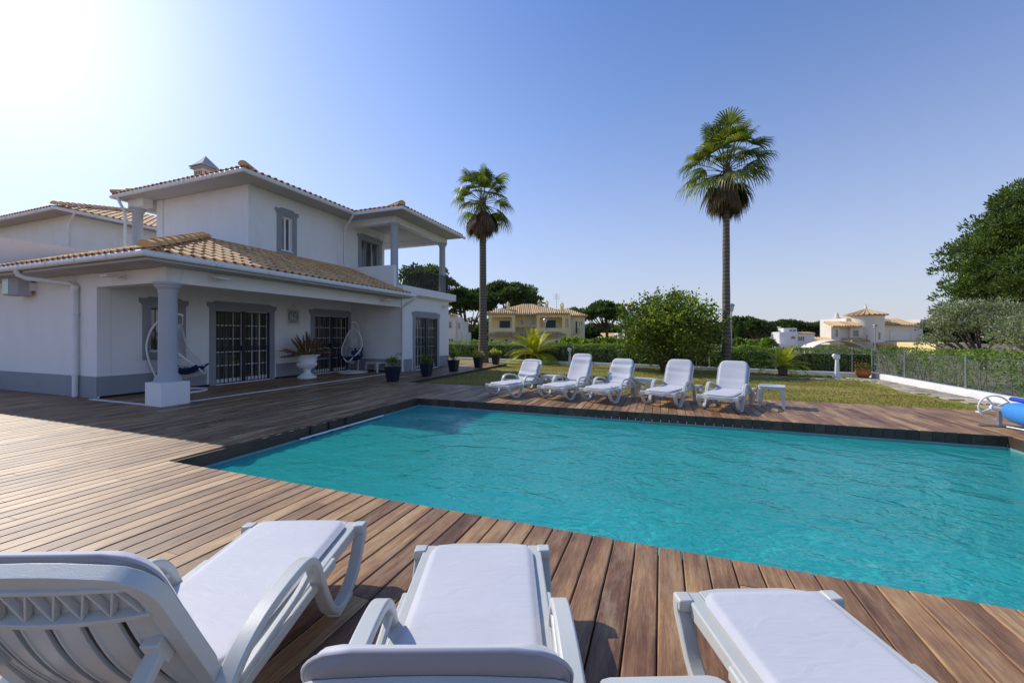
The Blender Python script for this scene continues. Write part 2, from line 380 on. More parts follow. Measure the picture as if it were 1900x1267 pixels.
def water_mat():
    m, t, p, o = nmat('pool_water'); t.nodes.remove(p)
    v = coords(t, (1, 1.35, 1))
    n1 = N(t, 'ShaderNodeTexNoise', Scale=1.7, Detail=2.0, Roughness=.5, Distortion=.9); t.links.new(v, n1.inputs['Vector'])
    n2 = N(t, 'ShaderNodeTexNoise', Scale=13.0, Detail=2.0, Roughness=.5, Distortion=.5); t.links.new(v, n2.inputs['Vector'])
    a = N(t, 'ShaderNodeMath', operation='MULTIPLY_ADD'); t.links.new(n2.outputs[0], a.inputs[0]); a.inputs[1].default_value = .30; t.links.new(n1.outputs[0], a.inputs[2])
    n0 = N(t, 'ShaderNodeTexNoise', Scale=.75, Detail=1.0); t.links.new(v, n0.inputs['Vector'])
    a0 = N(t, 'ShaderNodeMath', operation='MULTIPLY_ADD'); t.links.new(n0.outputs[0], a0.inputs[0]); a0.inputs[1].default_value = 1.1; t.links.new(a.outputs[0], a0.inputs[2])
    b = N(t, 'ShaderNodeBump', Strength=.8, Distance=.06); t.links.new(a0.outputs[0], b.inputs['Height'])
    gl = N(t, 'ShaderNodeBsdfGlossy', Roughness=.035); t.links.new(b.outputs[0], gl.inputs['Normal'])
    tr = N(t, 'ShaderNodeBsdfTransparent'); tr.inputs[0].default_value = (.60, .99, .965, 1)
    df = N(t, 'ShaderNodeBsdfDiffuse'); df.inputs[0].default_value = (.05, .78, .70, 1); t.links.new(b.outputs[0], df.inputs['Normal'])
    m1 = N(t, 'ShaderNodeMixShader', Fac=.33); t.links.new(tr.outputs[0], m1.inputs[1]); t.links.new(df.outputs[0], m1.inputs[2])
    fr = N(t, 'ShaderNodeFresnel', IOR=1.42); t.links.new(b.outputs[0], fr.inputs['Normal'])
    m2 = N(t, 'ShaderNodeMixShader'); t.links.new(fr.outputs[0], m2.inputs[0]); t.links.new(m1.outputs[0], m2.inputs[1]); t.links.new(gl.outputs[0], m2.inputs[2])
    t.links.new(m2.outputs[0], o.inputs['Surface'])
    return m
M['water'] = water_mat()
def liner_mat():
    m, t, p, o = nmat('pool_liner')
    br = N(t, 'ShaderNodeTexBrick', Scale=1.0); br.offset = 0
    br.inputs['Color1'].default_value = (.09,.83,.76,1); br.inputs['Color2'].default_value = (.11,.86,.79,1); br.inputs['Mortar'].default_value = (.08,.79,.72,1)
    br.inputs['Brick Width'].default_value = .05; br.inputs['Row Height'].default_value = .05; br.inputs['Mortar Size'].default_value = .003
    t.links.new(coords(t), br.inputs['Vector']); t.links.new(br.outputs['Color'], p.inputs['Base Color']); p.inputs['Roughness'].default_value = .5
    return m
M['liner'] = liner_mat()

# ================================================================ THE SETTING
POOL = (-5.27, 2.92, 4.66, 7.88); WATER_Z = -.19
def ground():
    xs = [-400,-200,-110,-60,-40,-30,-22,-14,-6,6,9,14,22,30,40,60,110,200,400]; ys = [-60,-20,-4,2,9,14,20,26,34,46,60,85,130,220,420]
    def z(x, y):
        d = math.hypot(max(0, abs(x)-12), max(0, y-24)); return -.17 - 1.1*min(1, d/26)**1.2
    vs = [(x, y, z(x, y)) for y in ys for x in xs]; nx = len(xs); fs = []
    for j in range(len(ys)-1):
        for i in range(nx-1):
            if xs[i] >= -6 and xs[i+1] <= 6 and ys[j] >= -4 and ys[j+1] <= 9: continue
            fs.append((j*nx+i, j*nx+i+1, (j+1)*nx+i+1, (j+1)*nx+i))
    mb = MB(); mb.add(vs, fs); tag(mb.build('ground', M['earth']), kind='structure')
ground()

def deck():
    mb = MB(); P = .148; wd = .1405; rr = random.Random(3)
    k0 = int((-27+.17)/P); k1 = int((7.1+.17)/P)
    for k in range(k0, k1):
        x0 = -.17 + P*k + .004; x1 = x0 + wd; xc = (x0+x1)/2
        if xc < -12.2: iv = [(-3.2, 5.17)]
        elif xc < -9.62: iv = [(-3.2, 13.1)]
        elif xc < -9.5: iv = [(-3.2, 13.1)]
        elif xc < -7.4: iv = [(-3.2, 18.9)]
        elif xc < POOL[0]-.02: iv = [(-3.2, 10.42)]
        elif xc < POOL[2]+.02: iv = [(-3.2, POOL[1]), (POOL[3], 10.42)]
        else: iv = [(-3.2, 10.36)]
        for y0, y1 in iv:
            y = y0 - rr.uniform(0, 1.5)
            while y < y1:
                e = y + rr.choice([1.9, 2.3, 2.8, 3.1]) * rr.uniform(.75, 1.15)
                a = max(y, y0); b = min(e, y1)
                if b - a > .15:
                    if y1 - b < .2: b = y1
                    dz = rr.uniform(-.0015, .0015); j = rr.uniform(-.0006, .0006); c = .006
                    # chamfered board
                    A = [(x0+j, a, -.03), (x1+j, a, -.03), (x1+j, a, -.005+dz), (x1+j-c, a, dz), (x0+j+c, a, dz), (x0+j, a, -.005+dz)]
                    B = [(p[0], b-.003, p[2]) for p in A]
                    mb.add(A+B, [(0,1,2,3,4,5), (11,10,9,8,7,6)] + [(i, i+6, (i+1) % 6+6, (i+1) % 6) for i in range(6)])
                if b == y1: break
                y = b
    tag(mb.build('deck', M['deck']), kind='structure')
    # fascia boards round the pool and at the raised edges
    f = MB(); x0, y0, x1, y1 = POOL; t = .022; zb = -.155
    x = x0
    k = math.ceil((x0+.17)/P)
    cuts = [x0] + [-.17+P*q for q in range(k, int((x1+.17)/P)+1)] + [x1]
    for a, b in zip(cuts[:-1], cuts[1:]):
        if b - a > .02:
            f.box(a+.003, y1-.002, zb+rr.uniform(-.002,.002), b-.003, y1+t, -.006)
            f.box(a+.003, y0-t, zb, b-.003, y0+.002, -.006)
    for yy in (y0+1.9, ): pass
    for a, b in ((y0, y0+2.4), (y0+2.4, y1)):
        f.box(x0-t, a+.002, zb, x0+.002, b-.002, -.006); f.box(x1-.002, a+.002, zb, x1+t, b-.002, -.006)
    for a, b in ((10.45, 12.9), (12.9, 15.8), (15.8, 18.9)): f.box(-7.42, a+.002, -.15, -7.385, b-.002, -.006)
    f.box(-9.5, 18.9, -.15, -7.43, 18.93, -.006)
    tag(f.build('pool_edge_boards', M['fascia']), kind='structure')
    b = MB(); z0, z1 = -.12, -.045
    b.box(-27, -3.2, z0, x0-.03, 10.4, z1); b.box(x1+.03, -3.2, z0, 7.1, 10.34, z1); b.box(x0-.03, -3.2, z0, x1+.03, y0-.03, z1); b.box(x0-.03, y1+.03, z0, x1+.03, 10.4, z1)
    b.box(-12, 10.4, z0, -7.43, 18.88, z1)
    tag(b.build('deck_base', M['under']), kind='structure')
    # pool basin
    p = MB(); zf = -1.55; q = .012
    X0, Y0, X1, Y1 = x0-q, y0-q, x1+q, y1+q
    p.add([(X0,Y0,zf),(X1,Y0,zf),(X1,Y1,zf),(X0,Y1,zf),(X0,Y0,zb),(X1,Y0,zb),(X1,Y1,zb),(X0,Y1,zb)], [(0,1,2,3),(0,4,5,1),(1,5,6,2),(2,6,7,3),(3,7,4,0)])
    tag(p.build('pool_basin', M['liner'], fix=False), kind='structure')
    s = MB(); s.box(x0, y0, zb-.055, x1, y0+.008, zb-.002); s.box(x0, y1-.008, zb-.055, x1, y1, zb-.002)
    s.box(x0, y0+.01, zb-.055, x0+.008, y1-.01, zb-.002); s.box(x1-.008, y0+.01, zb-.055, x1, y1-.01, zb-.002)
    tag(s.build('waterline_tiles', M['pool_tile']), kind='structure')
    wv = MB(); wv.add([(x0, y0, WATER_Z), (x1, y0, WATER_Z), (x1, y1, WATER_Z), (x0, y1, WATER_Z)], [(0,1,2,3)])
    tag(wv.build('water', M['water'], fix=False), kind='structure')
    st = MB(); st.box(-9.70, 5.52, .001, -9.60, 13.1, .012); st.box(-12.1, 5.06, .001, -10.0, 5.15, .012)
    tag(st.build('threshold_strip', M['curb']), kind='structure')
deck()

LZ = -.10
def curb_y(x): return 22.45 + (x+11) * (18.46-22.45) / (7.16+11)
def lawn():
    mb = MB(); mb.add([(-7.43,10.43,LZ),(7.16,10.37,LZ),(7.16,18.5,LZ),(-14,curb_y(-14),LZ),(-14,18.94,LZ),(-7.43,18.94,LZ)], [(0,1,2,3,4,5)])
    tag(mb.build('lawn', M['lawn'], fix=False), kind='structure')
    n = 46000
    Y = 10.45 + (rng.random(n)**1.5) * 9.5; X = rng.uniform(-7.35, 6.1, n)
    ok = (Y < curb_y(X)-.1) & ~((X < 6.1) & (Y < 10.45))
    X = X[ok]; Y = Y[ok]; n = len(X)
    h = rng.uniform(.018, .05, n); a = rng.uniform(0, 6.28, n); wd = rng.uniform(.006, .014, n)*(1+(Y-10)*.06); lx = rng.normal(0, .018, n); ly = rng.normal(0, .018, n)
    V = np.zeros((n, 3, 3)); V[:,0,0] = X-np.cos(a)*wd; V[:,0,1] = Y-np.sin(a)*wd; V[:,1,0] = X+np.cos(a)*wd; V[:,1,1] = Y+np.sin(a)*wd; V[:,:2,2] = LZ
    V[:,2,0] = X+lx; V[:,2,1] = Y+ly; V[:,2,2] = LZ+h
    g = MB(); g.np_add(V.reshape(-1, 3), np.arange(3*n).reshape(-1, 3))
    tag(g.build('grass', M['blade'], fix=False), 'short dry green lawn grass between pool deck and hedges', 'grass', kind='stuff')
    # paving stones beside the white wall
    s = MB(); rr = random.Random(5)
    y = 9.9
    while y < 17.7:
        x = 6.35+.12*math.sin(y*1.7)
        dy = rr.uniform(.2, .34)
        while x < 7.1:
            dx = rr.uniform(.2, .38); c = .03; x1 = min(x+dx, 7.13)
            if y > 10.5 and rr.random() < .8:
                jit = lambda: rr.uniform(-.015, .015)
                q = [(x+c+jit(), y+jit()), (x1-c+jit(), y+jit()), (x1-.015, y+c), (x1-.015, y+dy-c), (x1-c, y+dy-.02+jit()), (x+c, y+dy-.02+jit()), (x+.015, y+dy-c), (x+.015, y+c)]
                s.prism(q, lambda a, b, t: (a, b, t), LZ-.02, LZ+.018+rr.uniform(0, .008))
            x += dx
        y += dy
    for i in range(60):
        x = rr.uniform(2.5, 6.2); yy = 17.1 + (6.2-x)*.12 + rr.uniform(-.35, .3)
        if yy > curb_y(x)-.4: continue
        r_ = rr.uniform(.1, .17); q = [(x+r_*math.cos(a*1.05+i), yy+r_*.8*math.sin(a*1.05+i)) for a in range(6)]
        s.prism(q, lambda a, b, t: (a, b, t), LZ-.02, LZ+.012+rr.uniform(0, .008))
    tag(s.build('path', M['stone']), kind='structure')
lawn()

# ================================================================ THE VILLA
VX = -12.1
def wall_box(mb, axis, c0, c1, a0, a1, z0, z1, holes=()):
    """wall between c0..c1 on its thin axis, a0..a1 long, with rectangular holes (a0,a1,z0,z1)"""
    def bx(p, q, r_, s_):
        if q-p < 1e-4 or s_-r_ < 1e-4: return
        if axis == 'x': mb.box(c0, p, r_, c1, q, s_)
        else: mb.box(p, c0, r_, q, c1, s_)
    cur = a0
    for h in sorted(holes):
        bx(cur, h[0], z0, z1); bx(h[0], h[1], z0, h[2]); bx(h[0], h[1], h[3], z1); cur = h[1]
    bx(cur, a1, z0, z1)

villa = thing('villa', 'white two-storey villa with grey columns and clay roofs beside the pool deck', 'house', (-12.1, 5.2, 0))
def vp(mb, name, mat, parent=None, **k):
    if name in ('skirting', 'parapet', 'hip_tiles', 'mortar_fillet', 'gap_shade_strip', 'soffit', 'vent_slots'):
        o = None
        for c in mb.clusters(.05): o = c.build(name, M[mat], parent or villa, world=True, **k)
        return o
    return mb.build(name, M[mat] if isinstance(mat, str) else mat, parent or villa, world=True, **k)

D1 = (7.79, 9.49, 0, 2.19); D2 = (11.3, 13.0, 0, 2.19); W1 = (6.22, 6.84, 1.06, 2.17); D3 = (14.03, 15.73, .02, 2.2)
UW = (9.76, 10.18, 4.3, 5.46); UD = (13.53, 14.68, 3.5, 5.5)
mb = MB()
wall_box(mb, 'y', 5.2, 5.45, -27, VX, 0, 2.87)
wall_box(mb, 'x', VX-.25, VX, 5.455, 13.15, 0, 2.87, [W1, D1, D2])
wall_box(mb, 'y', 13.15, 13.4, -12.3, -9.555, 0, 3.04)
wall_box(mb, 'x', -9.8, -9.55, 13.145, 16.8, 0, 3.05, [D3])
wall_box(mb, 'y', 16.56, 16.805, -20, -9.555, 0, 3.05)
# beams over the porch
mb.box(-9.85, 5.2, 2.55, -9.6, 13.145, 2.868); mb.box(VX+.002, 5.202, 2.552, -9.86, 5.44, 2.866)
# upper block
wall_box(mb, 'x', -12.15, -11.9, 8.63, 15.05, 2.9, 6.1, [UW, UD])
wall_box(mb, 'y', 8.63, 8.88, -16.36, -12.155, 2.9, 6.1)
wall_box(mb, 'y', 14.8, 15.05, -16.3, -12.155, 2.9, 6.1)
wall_box(mb, 'x', -16.36, -16.1, 8.885, 14.8, 2.9, 6.1)
mb.box(-16.34, 8.58, 3.3, -16.04, 8.628, 6.09)                        # pilaster
mb.box(-17.2, 8.2, 5.82, -16.37, 8.5, 6.1); mb.box(-17.2, 8.5, 5.82, -16.95, 14, 6.1)
# balcony beams and far pier
mb.box(-9.98, 12.9, 5.84, -9.72, 16.95, 6.1); mb.box(-11.895, 12.902, 5.842, -9.985, 13.15, 6.098); mb.box(-16, 16.7, 5.842, -9.985, 16.948, 6.098)
# slab of the balcony with stepped moulding
mb.box(-16, 12.86, 3.08, -9.27, 17.02, 3.38); mb.box(-16, 12.95, 3.055, -9.36, 16.95, 3.079); mb.box(-16, 13.0, 3.03, -9.44, 16.88, 3.054)
vp(mb, 'wall', 'white_wall')
pa = MB()
pa.box(-17.57, 7.49, 2.9, -12.055, 7.64, 4.2); pa.box(-12.05, 7.49, 2.9, -11.9, 8.625, 4.2); pa.box(-17.72, 4.95, 2.8, -17.572, 7.64, 4.22)
pa.box(-11.89, 12.7, 2.9, -9.6, 12.855, 4.15)
pa.box(-17.5, 7.65, 2.9, -12.16, 8.62, 3.3)
vp(pa, 'parapet', 'white_wall')
# grey skirting
sk = MB(); t = .014
sk.box(-27, 5.2-t, .0, VX+t, 5.199, .50); sk.box(-9.56, 13.15-t, 0, -9.55+t, 13.149, .5)
def skx(x, ys): 
    for a, b in ys: sk.box(x+.001, a, .05 if x < -11 else 0, x+t, b, .5)
skx(VX, [(5.2, 7.55), (9.73, 11.06), (13.13, 13.13)]); skx(-9.55, [(13.151, 13.79), (15.97, 16.8)])
sk.box(VX+t, 13.15-t, .05, -9.561, 13.149, .5)
vp(sk, 'skirting', 'grey_paint')
dk = MB(); dk.box(VX, 5.25, .001, VX+.012, 13.14, .049); dk.box(VX+.014, 13.135, .001, -9.6, 13.147, .049); vp(dk, 'gap_shade_strip', 'under')  # black strip painted in for the shadow gap below the skirting

# surrounds: shouldered grey frames
def surround(parent, x, y0, y1, z0, z1, jamb=.17, sill=None, rise=.17):
    mb = MB(); a, b = y0-jamb, y1+jamb; fm = lambda p, q, t_: (x + t_, p, q); zt = z1 + rise
    head = [(a, z1), (a, zt-.15), (a-.025, zt-.10), (a-.07, zt-.07), (a-.07, zt+.04), (a+.07, zt+.035), (a+.12, zt+.06), (a+.15, zt+.085),
            (b-.15, zt+.085), (b-.12, zt+.06), (b-.07, zt+.035), (b+.07, zt+.04), (b+.07, zt-.07), (b+.025, zt-.10), (b, zt-.15), (b, z1)]
    mb.prism(head, fm, .002, .026)
    zb = (sill if sill is not None else z0)
    mb.box(x+.002, a, zb, x+.026, y0, z1-.0005); mb.box(x+.002, y1, zb, x+.026, b, z1-.0005)
    if sill is not None: mb.box(x+.002, y0+.0005, sill, x+.0255, y1-.0005, z0)
    return vp(mb, 'surround', 'grey_paint', parent)
def french_door(y0, y1, z1, x, z0=0.0, rows=5, label=None):
    d = x-.09; mb = MB(); ym = (y0+y1)/2; f = .05
    mb.box(d-.03, y0, z0, d+.03, y0+f, z1); mb.box(d-.03, y1-f, z0, d+.03, y1, z1); mb.box(d-.029, y0+f, z1-f, d+.029, y1-f, z1); mb.box(d-.03, ym-.05, z0, d+.03, ym+.05, z1-f)
    mb.box(d-.028, y0+f, z0, d+.028, y1-f, z0+.16)
    for a, b in ((y0+f, ym-.05), (ym+.05, y1-f)):
        for k in (1, 2): yy = a+(b-a)*k/3; mb.box(d-.012, yy-.012, z0+.16, d+.02, yy+.012, z1-f)
        for k in range(1, rows): zz = z0+.16+(z1-f-z0-.16)*k/rows; mb.box(d-.011, a, zz-.012, d+.021, b, zz+.012)
    o = vp(mb, 'door', 'white_paint')
    g = MB(); g.box(d-.008, y0+f, z0+.1, d-.002, y1-f, z1-f); vp(g, 'pane', 'glass', o)
    s = MB(); e = x-.02; r_ = .009
    n = 14
    for k in range(n+1):
        yy = y0+.03+(y1-y0-.06)*k/n
        if k == n//2: s.box(e-.02, yy-.045, z0+.02, e+.02, yy+.045, z1-.01)
        else: s.box(e-r_, yy-r_, z0+.03, e+r_, yy+r_, z1-.02)
    for zz in (z0+.04, z0+1.02, z0+1.10, z1-.04): s.box(e-.011, y0+.02, zz-.014, e+.011, ym-.05, zz+.014); s.box(e-.011, ym+.05, zz-.014, e+.011, y1-.02, zz+.014)
    s.box(e-.03, ym-.07, z0+.98, e+.035, ym+.06, z0+1.14)
    s.box(e-.025, y0+.002, z0, e+.02, y0+.03, z1-.001); s.box(e-.025, y1-.05, z0, e+.02, y1-.002, z1-.001)
    vp(s, 'security_bars', 'black_metal', o)
    st = MB(); st.box(x-.2, y0+.001, -.03, x+.03, y1-.001, .03); vp(st, 'door_step', 'curb', o)
    surround(o, x, y0, y1, z0, z1)
    return o
french_door(D1[0], D1[1], 2.19, VX); french_door(D2[0], D2[1], 2.19, VX); french_door(D3[0], D3[1], 2.2, -9.55, .02)
def window(y0, y1, z0, z1, x, sill, bars=True, mull=1, base=None):
    d = x-.12; mb = MB(); f = .05
    mb.box(d-.03, y0, z0, d+.03, y0+f, z1); mb.box(d-.03, y1-f, z0, d+.03, y1, z1); mb.box(d-.029, y0+f, z1-f, d+.029, y1-f, z1); mb.box(d-.029, y0+f, z0, d+.029, y1-f, z0+f)
    for k in range(1, mull+1): yy = y0+(y1-y0)*k/(mull+1); mb.box(d-.028, yy-.03, z0+f, d+.032, yy+.03, z1-f)
    o = vp(mb, 'window', 'white_paint')
    g = MB(); g.box(d-.008, y0+f, z0+f, d-.002, y1-f, z1-f); vp(g, 'pane', 'glass', o)
    s = MB(); s.box(x-.12, y0-.03, z0-.03, x+.045, y1+.03, z0-.001); vp(s, 'sill', 'white_paint', o)
    if bars:
        b = MB(); e = x-.03; n = max(3, int((y1-y0)/.1))
        for k in range(n+1): yy = y0+.02+(y1-y0-.04)*k/n; b.box(e-.008, yy-.008, z0+.01, e+.008, yy+.008, z1-.01)
        b.box(e-.009, y0+.005, z1-.06, e+.009, y1-.005, z1-.035); b.box(e-.009, y0+.005, z0+.04, e+.009, y1-.005, z0+.065)
        for k in range(6):                                             # scroll work low in the grille
            yc = y0+(y1-y0)*(k+.5)/6; b.tube([(e, yc+.04*math.cos(a), z0+.2+.05*math.sin(a)) for a in np.linspace(0, 6.28, 10)[:-1]], .006, 4, closed=True)
        vp(b, 'security_bars', 'black_metal', o)
    surround(o, x, y0, y1, z0, z1, sill=sill)
    return o
window(*W1, VX, .83); window(*UW, -11.9, 4.12, bars=False, mull=1); window(*UD, -11.9, 3.4, bars=True, mull=2)

# columns
def column(x, y, z0, z1, r, plinth=None):
    prof = []; zb = z0
    if plinth:
        pl = MB(); pl.box(x-plinth, y-plinth, 0, x+plinth, y+plinth, z0)
    H_ = z1-z0
    prof = [(r*1.42, 0), (r*1.42, .045), (r*1.34, .05), (r*1.36, .075), (r*1.3, .095), (r*1.22, .10), (r*1.22, .125), (r*1.06, .15), (r*1.0, .17)]
    prof += [(r*.99, .6), (r*.97, H_*.6), (r*.94, H_-.22), (r*1.0, H_-.20), (r*1.02, H_-.18), (r*1.0, H_-.16), (r*1.1, H_-.14), (r*1.2, H_-.11), (r*1.3, H_-.10), (r*1.32, H_-.07), (r*1.45, H_-.045), (r*1.5, H_-.04), (r*1.5, 0+H_)]
    mb = MB(); mb.lathe(prof, (x, y, z0), 36); o = vp(mb, 'column', 'column_grey', smooth=35)
    if plinth: vp(pl, 'plinth', 'white_wall', o, bevel=.006)
    return o
column(-9.71, 5.30, .48, 2.55, .165, .265); column(-9.85, 13.06, 3.382, 5.84, .15); column(-9.85, 16.72, 3.382, 5.84, .15); column(-16.95, 8.35, 3.3, 5.82, .15)

# roofs -------------------------------------------------------
def tile_field(mb, o, e, u, width, lo, hi, pitch=.215, row=.36, r=.072, seg=5, lift=.016, rr=random.Random(9)):
    o = Vector(o); e = Vector(e).normalized(); u = Vector(u).normalized(); n = e.cross(u)
    if n.z < 0: n = -n
    for i in range(int(width/pitch)):
        a = (i+.5)*pitch; s = lo(a); top = hi(a)
        while s < top-.04:
            s1 = min(s+row+.05, top); j = rr.uniform(-.006, .006); jl = rr.uniform(-.003, .004); vs = []
            for (q, rad, up) in ((s, r*1.08, lift+jl), (s1, r*.86, .004+jl), (s, r*1.08-.014, lift+jl)):
                for k in range(seg+1):
                    an = math.pi*k/seg
                    vs.append(o + e*(a+j+math.cos(an)*rad) + u*q + n*(math.sin(an)*rad + up))
            m_ = seg+1; fs = [(k, k+1, m_+k+1, m_+k) for k in range(seg)] + [(k, 2*m_+k, 2*m_+k+1, k+1) for k in range(seg)]
            mb.add(vs, fs); s += row
def caps(mb, p0, p1, r=.105, L=.4):
    p0 = Vector(p0); p1 = Vector(p1); d = p1-p0; n = max(1, int(d.length/L)); t = d.normalized(); a = t.cross(Vector((0,0,1))).normalized(); b = a.cross(t); b = b if b.z > 0 else -b
    for i in range(n):
        c0 = p0 + d*(i/n) - t*.03; c1 = p0 + d*((i+1)/n); vs = []
        for c, rad, l in ((c0, r*1.1, .03), (c1, r*.9, .0)):
            for k in range(9): an = math.pi*k/8; vs.append(c + a*math.cos(an)*rad + b*(math.sin(an)*rad*.95 + l))
        vs.append(c0 + b*.01)
        mb.add(vs, [(k, k+1, 10+k, 9+k) for k in range(8)] + [(18, k+1, k) for k in range(8)])
def slab_sheet(mb, pts, th=.03):
    n = len(pts); mb.add([tuple(p) for p in pts] + [(p[0], p[1], p[2]-th) for p in pts], [tuple(range(n)), tuple(range(2*n-1, n-1, -1))] + [(i, n+i, n+(i+1) % n, (i+1) % n) for i in range(n)])

sl = math.radians(21); cs, sn, tn = math.cos(sl), math.sin(sl), math.tan(sl)
EX, EY, EZ = -9.02, 4.56, 3.03; RD = 2.88
roof = MB()
tile_field(roof, (-26, EY, EZ), (1,0,0), (0, cs, sn), -26*-1+EX, lambda a: -.04, lambda a: min(RD, max(0, (EX+26)-a))/cs)
tile_field(roof, (EX, EY, EZ), (0,1,0), (-cs, 0, sn), 12.95-EY, lambda a: -.04, lambda a: min(RD, max(0, a))/cs)
lr = vp(roof, 'porch_roof', 'tile', smooth=50)
base = MB(); zt = EZ+RD*tn
slab_sheet(base, [(-26, EY, EZ), (EX, EY, EZ), (EX-RD, EY+RD, zt), (-26, EY+RD, zt)])
slab_sheet(base, [(EX, EY, EZ-.001), (EX, 12.95, EZ-.001), (EX-RD, 12.95, zt-.001), (EX-RD, EY+RD, zt-.001)])
vp(base, 'roof_bed', 'tile', lr)
cp = MB(); caps(cp, (EX-.02, EY+.02, EZ+.06), (EX-RD, EY+RD, zt+.06), .12); vp(cp, 'hip_tiles', 'tile', lr, smooth=50)
fl = MB(); fl.bar((EX-RD+.04, 7.4, zt+.02), (EX-RD+.04, 12.7, zt+.02), .1, .05); fl.bar((-17.5, EY+RD+.03, zt+.02), (EX-RD-.1, EY+RD+.03, zt+.02), .1, .04); vp(fl, 'mortar_fillet', 'mortar', lr)

U0 = (-17.45, 7.92, -11.12, 15.6); UZ = 6.19
B0 = (-11.2, 12.3, -8.95, 17.15)
up = MB(); sl2 = math.radians(19); c2, s2, t2 = math.cos(sl2), math.sin(sl2), math.tan(sl2); hw = (U0[2]-U0[0])/2
tile_field(up, (U0[0], U0[1], UZ), (1,0,0), (0,c2,s2), U0[2]-U0[0], lambda a: -.04, lambda a: min(hw, a, U0[2]-U0[0]-a)/c2)
tile_field(up, (U0[2], U0[1], UZ), (0,1,0), (-c2,0,s2), U0[3]-U0[1], lambda a: -.04 if a < 4.35 else (a-4.35)/c2, lambda a: min(hw, a)/c2)
tile_field(up, (U0[0], U0[1], UZ), (0,1,0), (c2,0,s2), U0[3]-U0[1], lambda a: -.04, lambda a: min(hw, a)/c2)
tile_field(up, (B0[0]-1.2, B0[1], UZ), (1,0,0), (0,c2,s2), B0[2]-B0[0]+1.2, lambda a: -.04 if a > 1.28 else (1.28-a)/c2, lambda a: min(2.42, B0[2]-B0[0]+1.2-a)/c2)
tile_field(up, (B0[2], B0[1], UZ), (0,1,0), (-c2,0,s2), B0[3]-B0[1], lambda a: -.04, lambda a: min(a, B0[3]-B0[1]-a)/c2)
ur = vp(up, 'upper_roof', 'tile', smooth=50)
bs = MB(); zr = UZ+hw*t2; xm = (U0[0]+U0[2])/2
slab_sheet(bs, [(U0[0],U0[1],UZ-.002),(U0[2],U0[1],UZ-.002),(xm,U0[1]+hw,zr-.002)]); slab_sheet(bs, [(U0[2],U0[1],UZ),(U0[2],U0[3],UZ),(xm,U0[3],zr),(xm,U0[1]+hw,zr)]); slab_sheet(bs, [(U0[0],U0[3],UZ-.003),(U0[0],U0[1],UZ-.003),(xm,U0[1]+hw,zr-.003),(xm,U0[3],zr-.003)])
zb_ = UZ+2.42*t2; yb = (B0[1]+B0[3])/2
slab_sheet(bs, [(B0[0]-1.9,B0[1],UZ-.004),(B0[2],B0[1],UZ-.004),(B0[2]-2.42,yb,zb_-.004),(B0[0]-1.9,yb,zb_-.004)]); slab_sheet(bs, [(B0[2],B0[1],UZ-.006),(B0[2],B0[3],UZ-.006),(B0[2]-2.42,yb,zb_-.006)]); slab_sheet(bs, [(B0[2],B0[3],UZ-.008),(-16,B0[3],UZ-.008),(-16,yb,zb_-.008),(B0[2]-2.42,yb,zb_-.008)])
vp(bs, 'roof_bed', 'tile', ur)
cp = MB(); caps(cp, (U0[2], U0[1], UZ+.06), (xm, U0[1]+hw, zr+.06), .12); caps(cp, (U0[0], U0[1], UZ+.06), (xm, U0[1]+hw, zr+.06), .12); caps(cp, (B0[2], B0[1], UZ+.06), (B0[2]-2.42, yb, zb_+.06), .12)
vp(cp, 'hip_tiles', 'tile', ur, smooth=50)
# chimney
ch = MB(); cx, cy = -14.95, 9.30; ch.box(cx-.24, cy-.24, 6.2, cx+.24, cy+.24, 7.195)
for k in range(4): pass
co = vp(ch, 'chimney', 'cream', ur)
vs_ = MB()
for k in range(5):
    q = -.16+.08*k; vs_.box(cx+q-.015, cy-.246, 6.88, cx+q+.015, cy-.2405, 7.1); vs_.box(cx+.2405, cy+q-.015, 6.88, cx+.246, cy+q+.015, 7.1)
vp(vs_, 'vent_slots', 'under', co)
cc = MB(); cc.box(cx-.32, cy-.32, 7.195, cx+.32, cy+.32, 7.23); cc.box(cx-.34, cy-.34, 7.265, cx+.34, cy+.34, 7.30); cc.box(cx-.28, cy-.28, 7.231, cx+.28, cy+.28, 7.264)
cc.add([(cx-.30,cy-.30,7.301),(cx+.30,cy-.30,7.301),(cx+.30,cy+.30,7.301),(cx-.30,cy+.30,7.301),(cx,cy,7.72)], [(0,3,2,1),(0,1,4),(1,2,4),(2,3,4),(3,0,4)])
vp(cc, 'chimney_cap', 'column_grey', co)

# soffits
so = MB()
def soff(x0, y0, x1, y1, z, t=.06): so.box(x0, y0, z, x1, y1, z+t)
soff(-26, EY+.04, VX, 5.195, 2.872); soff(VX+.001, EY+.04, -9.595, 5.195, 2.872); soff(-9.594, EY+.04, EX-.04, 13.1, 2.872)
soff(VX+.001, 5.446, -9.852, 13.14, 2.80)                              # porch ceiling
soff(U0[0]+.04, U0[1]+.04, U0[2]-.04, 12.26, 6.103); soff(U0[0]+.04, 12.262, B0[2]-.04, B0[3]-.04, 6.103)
vp(so, 'soffit', 'soffit')
